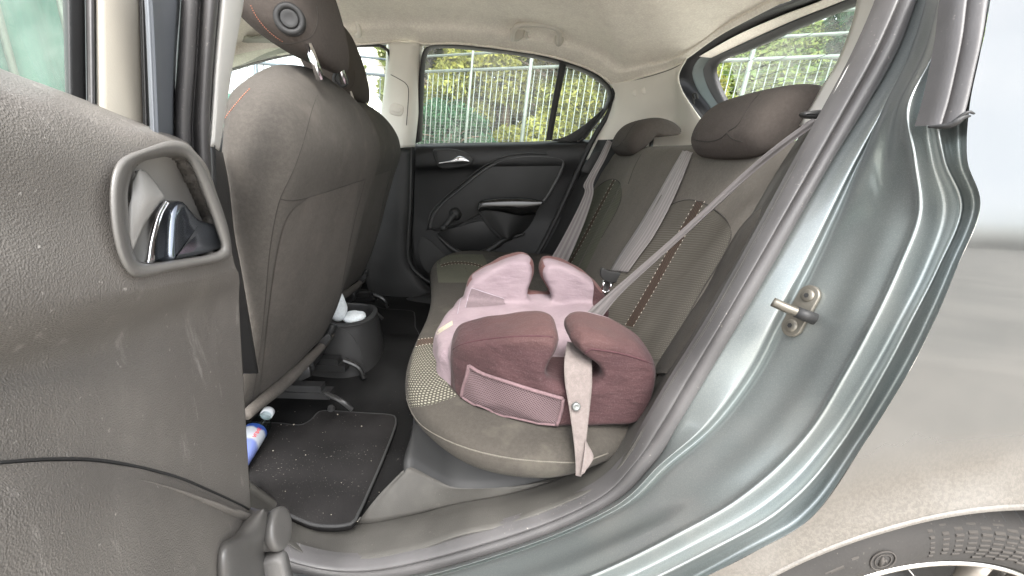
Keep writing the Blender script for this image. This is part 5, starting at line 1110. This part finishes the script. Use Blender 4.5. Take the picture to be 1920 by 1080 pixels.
# building with pale tiled wall
bd = thing('building', 'bright white tiled building behind the front seats', 'building', (-3.2, 11.5, 0))
bw = plastic('white_wall', (.8, .79, .76), .8, 50, .05, .04)
x0, x1 = W(560, 150, 11.2)[0], W(745, 150, 11.2)[0]
obj('wall', g_box((x0, 11.2, 0), (x1, 16, 6.5)), bw, bd, smooth=False)
jt = plastic('tile_joint', (.55, .45, .26), .9)
jm = []
for x in np.arange(x0+.05, x1, .22): jm.append(g_box((x-.006, 11.195, 0), (x+.006, 11.2, 6.5)))
for z in np.arange(.2, 6.5, .42): jm.append(g_box((x0, 11.194, z-.006), (x1, 11.199, z+.006)))
obj('wall_joints', jm, jt, bd, smooth=False)
lc = W(716, 106, 11.1)
lmp = obj('wall_lamp', [g_lathe([(.0001, -.22), (.10, -.2), (.16, -.1), (.17, 0), (.17, .1)], lc, (0, 1, 0), n=28)], plastic('lamp_glass', (.7, .66, .5), .3), bd)
obj('roof', g_box((x0-.2, 11.0, 6.5), (x1+.2, 16.2, 6.8)), plastic('roof_grey', (.4, .38, .35), .8), bd, smooth=False)
# trees and hedge behind the fence
lm = [leaf('leaf_yellowgreen', (.24, .26, .08)), leaf('leaf_green', (.17, .21, .07)), leaf('leaf_dark', (.05, .12, .07))]
bark = plastic('bark', (.16, .12, .085), .9, 30, .8, .4)
def tree(name, label, base, h, rx, ry, zlo, nleaf, m, seed, ls=.06, group=None, clumps=26):
    rg = np.random.default_rng(seed); root = thing(name, label, 'tree', tuple(base), group); base = np.array(base, float)
    tp = [base, base+[.05*h*rg.normal()*.3, 0, h*.3], base+[.1*rg.normal(), .1*rg.normal(), h*.65], base+[.1*rg.normal(), 0, h*.92]]
    parts = [g_tube(np.array(tp), [h*.028, h*.02, h*.012, h*.004], 10, n=16)]
    for k in range(9):
        t = rg.uniform(.22, .8); s0 = crs(np.array(tp), 20)[int(t*19)]; a = rg.uniform(0, 6.28); e = s0+np.array([math.cos(a)*rx*.8, math.sin(a)*ry*.8, h*rg.uniform(.05, .25)])
        parts.append(g_tube(np.array([s0, s0*.5+e*.5+[0, 0, .1], e]), [h*.010, h*.007, .006], 6, n=8))
    obj('trunk', parts, bark, root)
    cc = []
    for k in range(clumps):
        a, rr = rg.uniform(0, 6.28), rg.uniform(.2, 1)**.6; z = rg.uniform(0, 1); w = math.sin(math.pi*(z*.8+.15))**.6
        cc.append(base+[math.cos(a)*rx*rr*w, math.sin(a)*ry*rr*w, zlo+(h-zlo)*z])
    cc = np.array(cc); id_ = rg.integers(0, clumps, nleaf); cs = (rx+ry)*.19*rg.uniform(.6, 1.3, clumps)
    dv = rg.normal(size=(nleaf, 3)); dv /= np.linalg.norm(dv, axis=1)[:, None]; ctr = cc[id_]+dv*(cs[id_]*rg.uniform(.35, 1, nleaf)**.5)[:, None]
    keep = ctr[:, 2] > .05; ctr = ctr[keep]; n = len(ctr)
    t1 = rg.normal(size=(n, 3)); t1 /= np.linalg.norm(t1, axis=1)[:, None]; t2 = rg.normal(size=(n, 3)); t2 = np.cross(t1, t2); t2 /= np.linalg.norm(t2, axis=1)[:, None]
    s = (ls*rg.uniform(.5, 1.2, n))[:, None]
    V = np.stack([ctr-t1*s, ctr+t2*s*.45, ctr+t1*s, ctr-t2*s*.45], 1).reshape(-1, 3)
    me = bpy.data.meshes.new('crown'); me.vertices.add(len(V)); me.vertices.foreach_set('co', V.ravel()); me.loops.add(4*n); me.loops.foreach_set('vertex_index', np.arange(4*n)); me.polygons.add(n); me.polygons.foreach_set('loop_start', np.arange(0, 4*n, 4)); me.polygons.foreach_set('loop_total', np.full(n, 4)); me.update(calc_edges=True)
    me.materials.append(m); c = bpy.data.objects.new('crown', me); COL.objects.link(c); adopt(c, root)
    return root
GRP = 'trees behind the steel fence'
tree('leafy_tree', 'green tree at the window front edge, behind the steel fence', (-1.5, 11.0, 0), 5.4, 1.5, .9, 1.6, 30000, lm[1], 1, .085, group=GRP, clumps=40)
tree('leafy_tree', 'yellow-green tree behind the middle of the steel fence', (.0, 10.6, 0), 5.0, 1.5, .9, .3, 40000, lm[0], 2, .08, group=GRP, clumps=50)
tree('leafy_tree', 'broad green tree behind the tall fence post', (1.3, 10.2, 0), 5.4, 1.5, .9, .3, 40000, lm[0], 3, .08, group=GRP, clumps=50)
tree('leafy_tree', 'bright tree seen through the small quarter window', (2.7, 9.6, 0), 5.2, 1.4, .9, .3, 36000, lm[0], 4, .08, group=GRP, clumps=46)
tree('leafy_tree', 'wide dark tree filling the gaps behind the other trees', (.6, 12.8, 0), 7.0, 4.6, 1.0, .2, 70000, lm[1], 5, .13, group=GRP, clumps=150)
tree('shrub', 'low dark green shrub at the foot of the fence', (-1.3, 9.9, 0), 1.7, 1.2, .5, .1, 18000, lm[2], 6, .05)
# wooded hillside behind the car, a far mass of crowns
hl_ = []
def hill_h(d, a):
    t = min(1, max(0, (d-16)/135)); return 35*t**1.15*(.93+.05*math.sin(a*9)+.035*math.sin(a*31+1))
gd = np.r_[np.linspace(15, 160, 40), np.linspace(170, 260, 6)]; ga = np.radians(np.linspace(-20, 88, 70))
tag(obj('hillside', g_grid(np.array([[(d*math.cos(a), d*math.sin(a), hill_h(d, a)-.3) for d in gd] for a in ga])), plastic('hill_soil', (.10, .13, .05), .95, 2, .3, .4)), None, None, None, 'structure')
rg = np.random.default_rng(11); NC, NL = 7000, 40
dd = 17+rg.uniform(0, 1, NC)**1.3*145; aa = np.radians(np.where(np.arange(NC) % 5 > 0, rg.uniform(46, 72, NC), rg.uniform(-18, 86, NC)))
cs = rg.uniform(.35, 1.0, NC)*(.5+dd/60); hz0 = np.array([hill_h(d, a) for d, a in zip(dd, aa)])
cc = np.stack([dd*np.cos(aa), dd*np.sin(aa), hz0+cs*.5], 1)
dv = rg.normal(size=(NC, NL, 3)); dv /= np.linalg.norm(dv, axis=2)[..., None]
ctr = (cc[:, None]+dv*(cs[:, None]*rg.uniform(.5, 1.05, (NC, NL)))[..., None]*np.array([1, 1, .9])).reshape(-1, 3); sz = (np.repeat(cs, NL)*rg.uniform(.18, .4, NC*NL))[:, None]
t1 = rg.normal(size=ctr.shape); t1 /= np.linalg.norm(t1, axis=1)[:, None]; t2 = np.cross(t1, rg.normal(size=ctr.shape)); t2 /= np.linalg.norm(t2, axis=1)[:, None]
V = np.stack([ctr-t1*sz, ctr+t2*sz*.6, ctr+t1*sz, ctr-t2*sz*.6], 1).reshape(-1, 3); F = np.arange(len(V)).reshape(-1, 4).tolist()
def hmat():
    t = NT('far_foliage'); v = t.coord(); n = t.noise(v, .12, 4); n2 = t.noise(v, 1.6, 3); n3 = t.noise(v, 6, 2)
    c = t.mix(t.ramp(n, .35, .65), (.065, .11, .03), (.15, .18, .045)); c = t.mix(t.math('MULTIPLY', t.ramp(n2, .5, .7), .55), c, (.24, .21, .06)); c = t.mix(t.math('MULTIPLY', t.ramp(n3, .5, .65), .6), c, (.03, .06, .025)); return t.bsdf(c, .9, 0, .1)
tag(obj('hillside_wood', (V, F, V[:, :2].copy()), hmat(), None, smooth=False), 'dense green wood covering the hillside behind the car', 'woodland', kind='stuff')
tree('pine_tree', 'dark tall pine at the edge of the rear window', (9.4, 12.6, 0), 6.2, .9, .9, 1.2, 9000, lm[2], 9, .10)

for o_ in bpy.data.objects:
    if o_.name.split('.')[0] in ('stitching', 'shoulder_sipes', 'label_lettering', 'heating_wires', 'wall_joints', 'sidewall_lettering'): o_['kind'] = 'stuff'
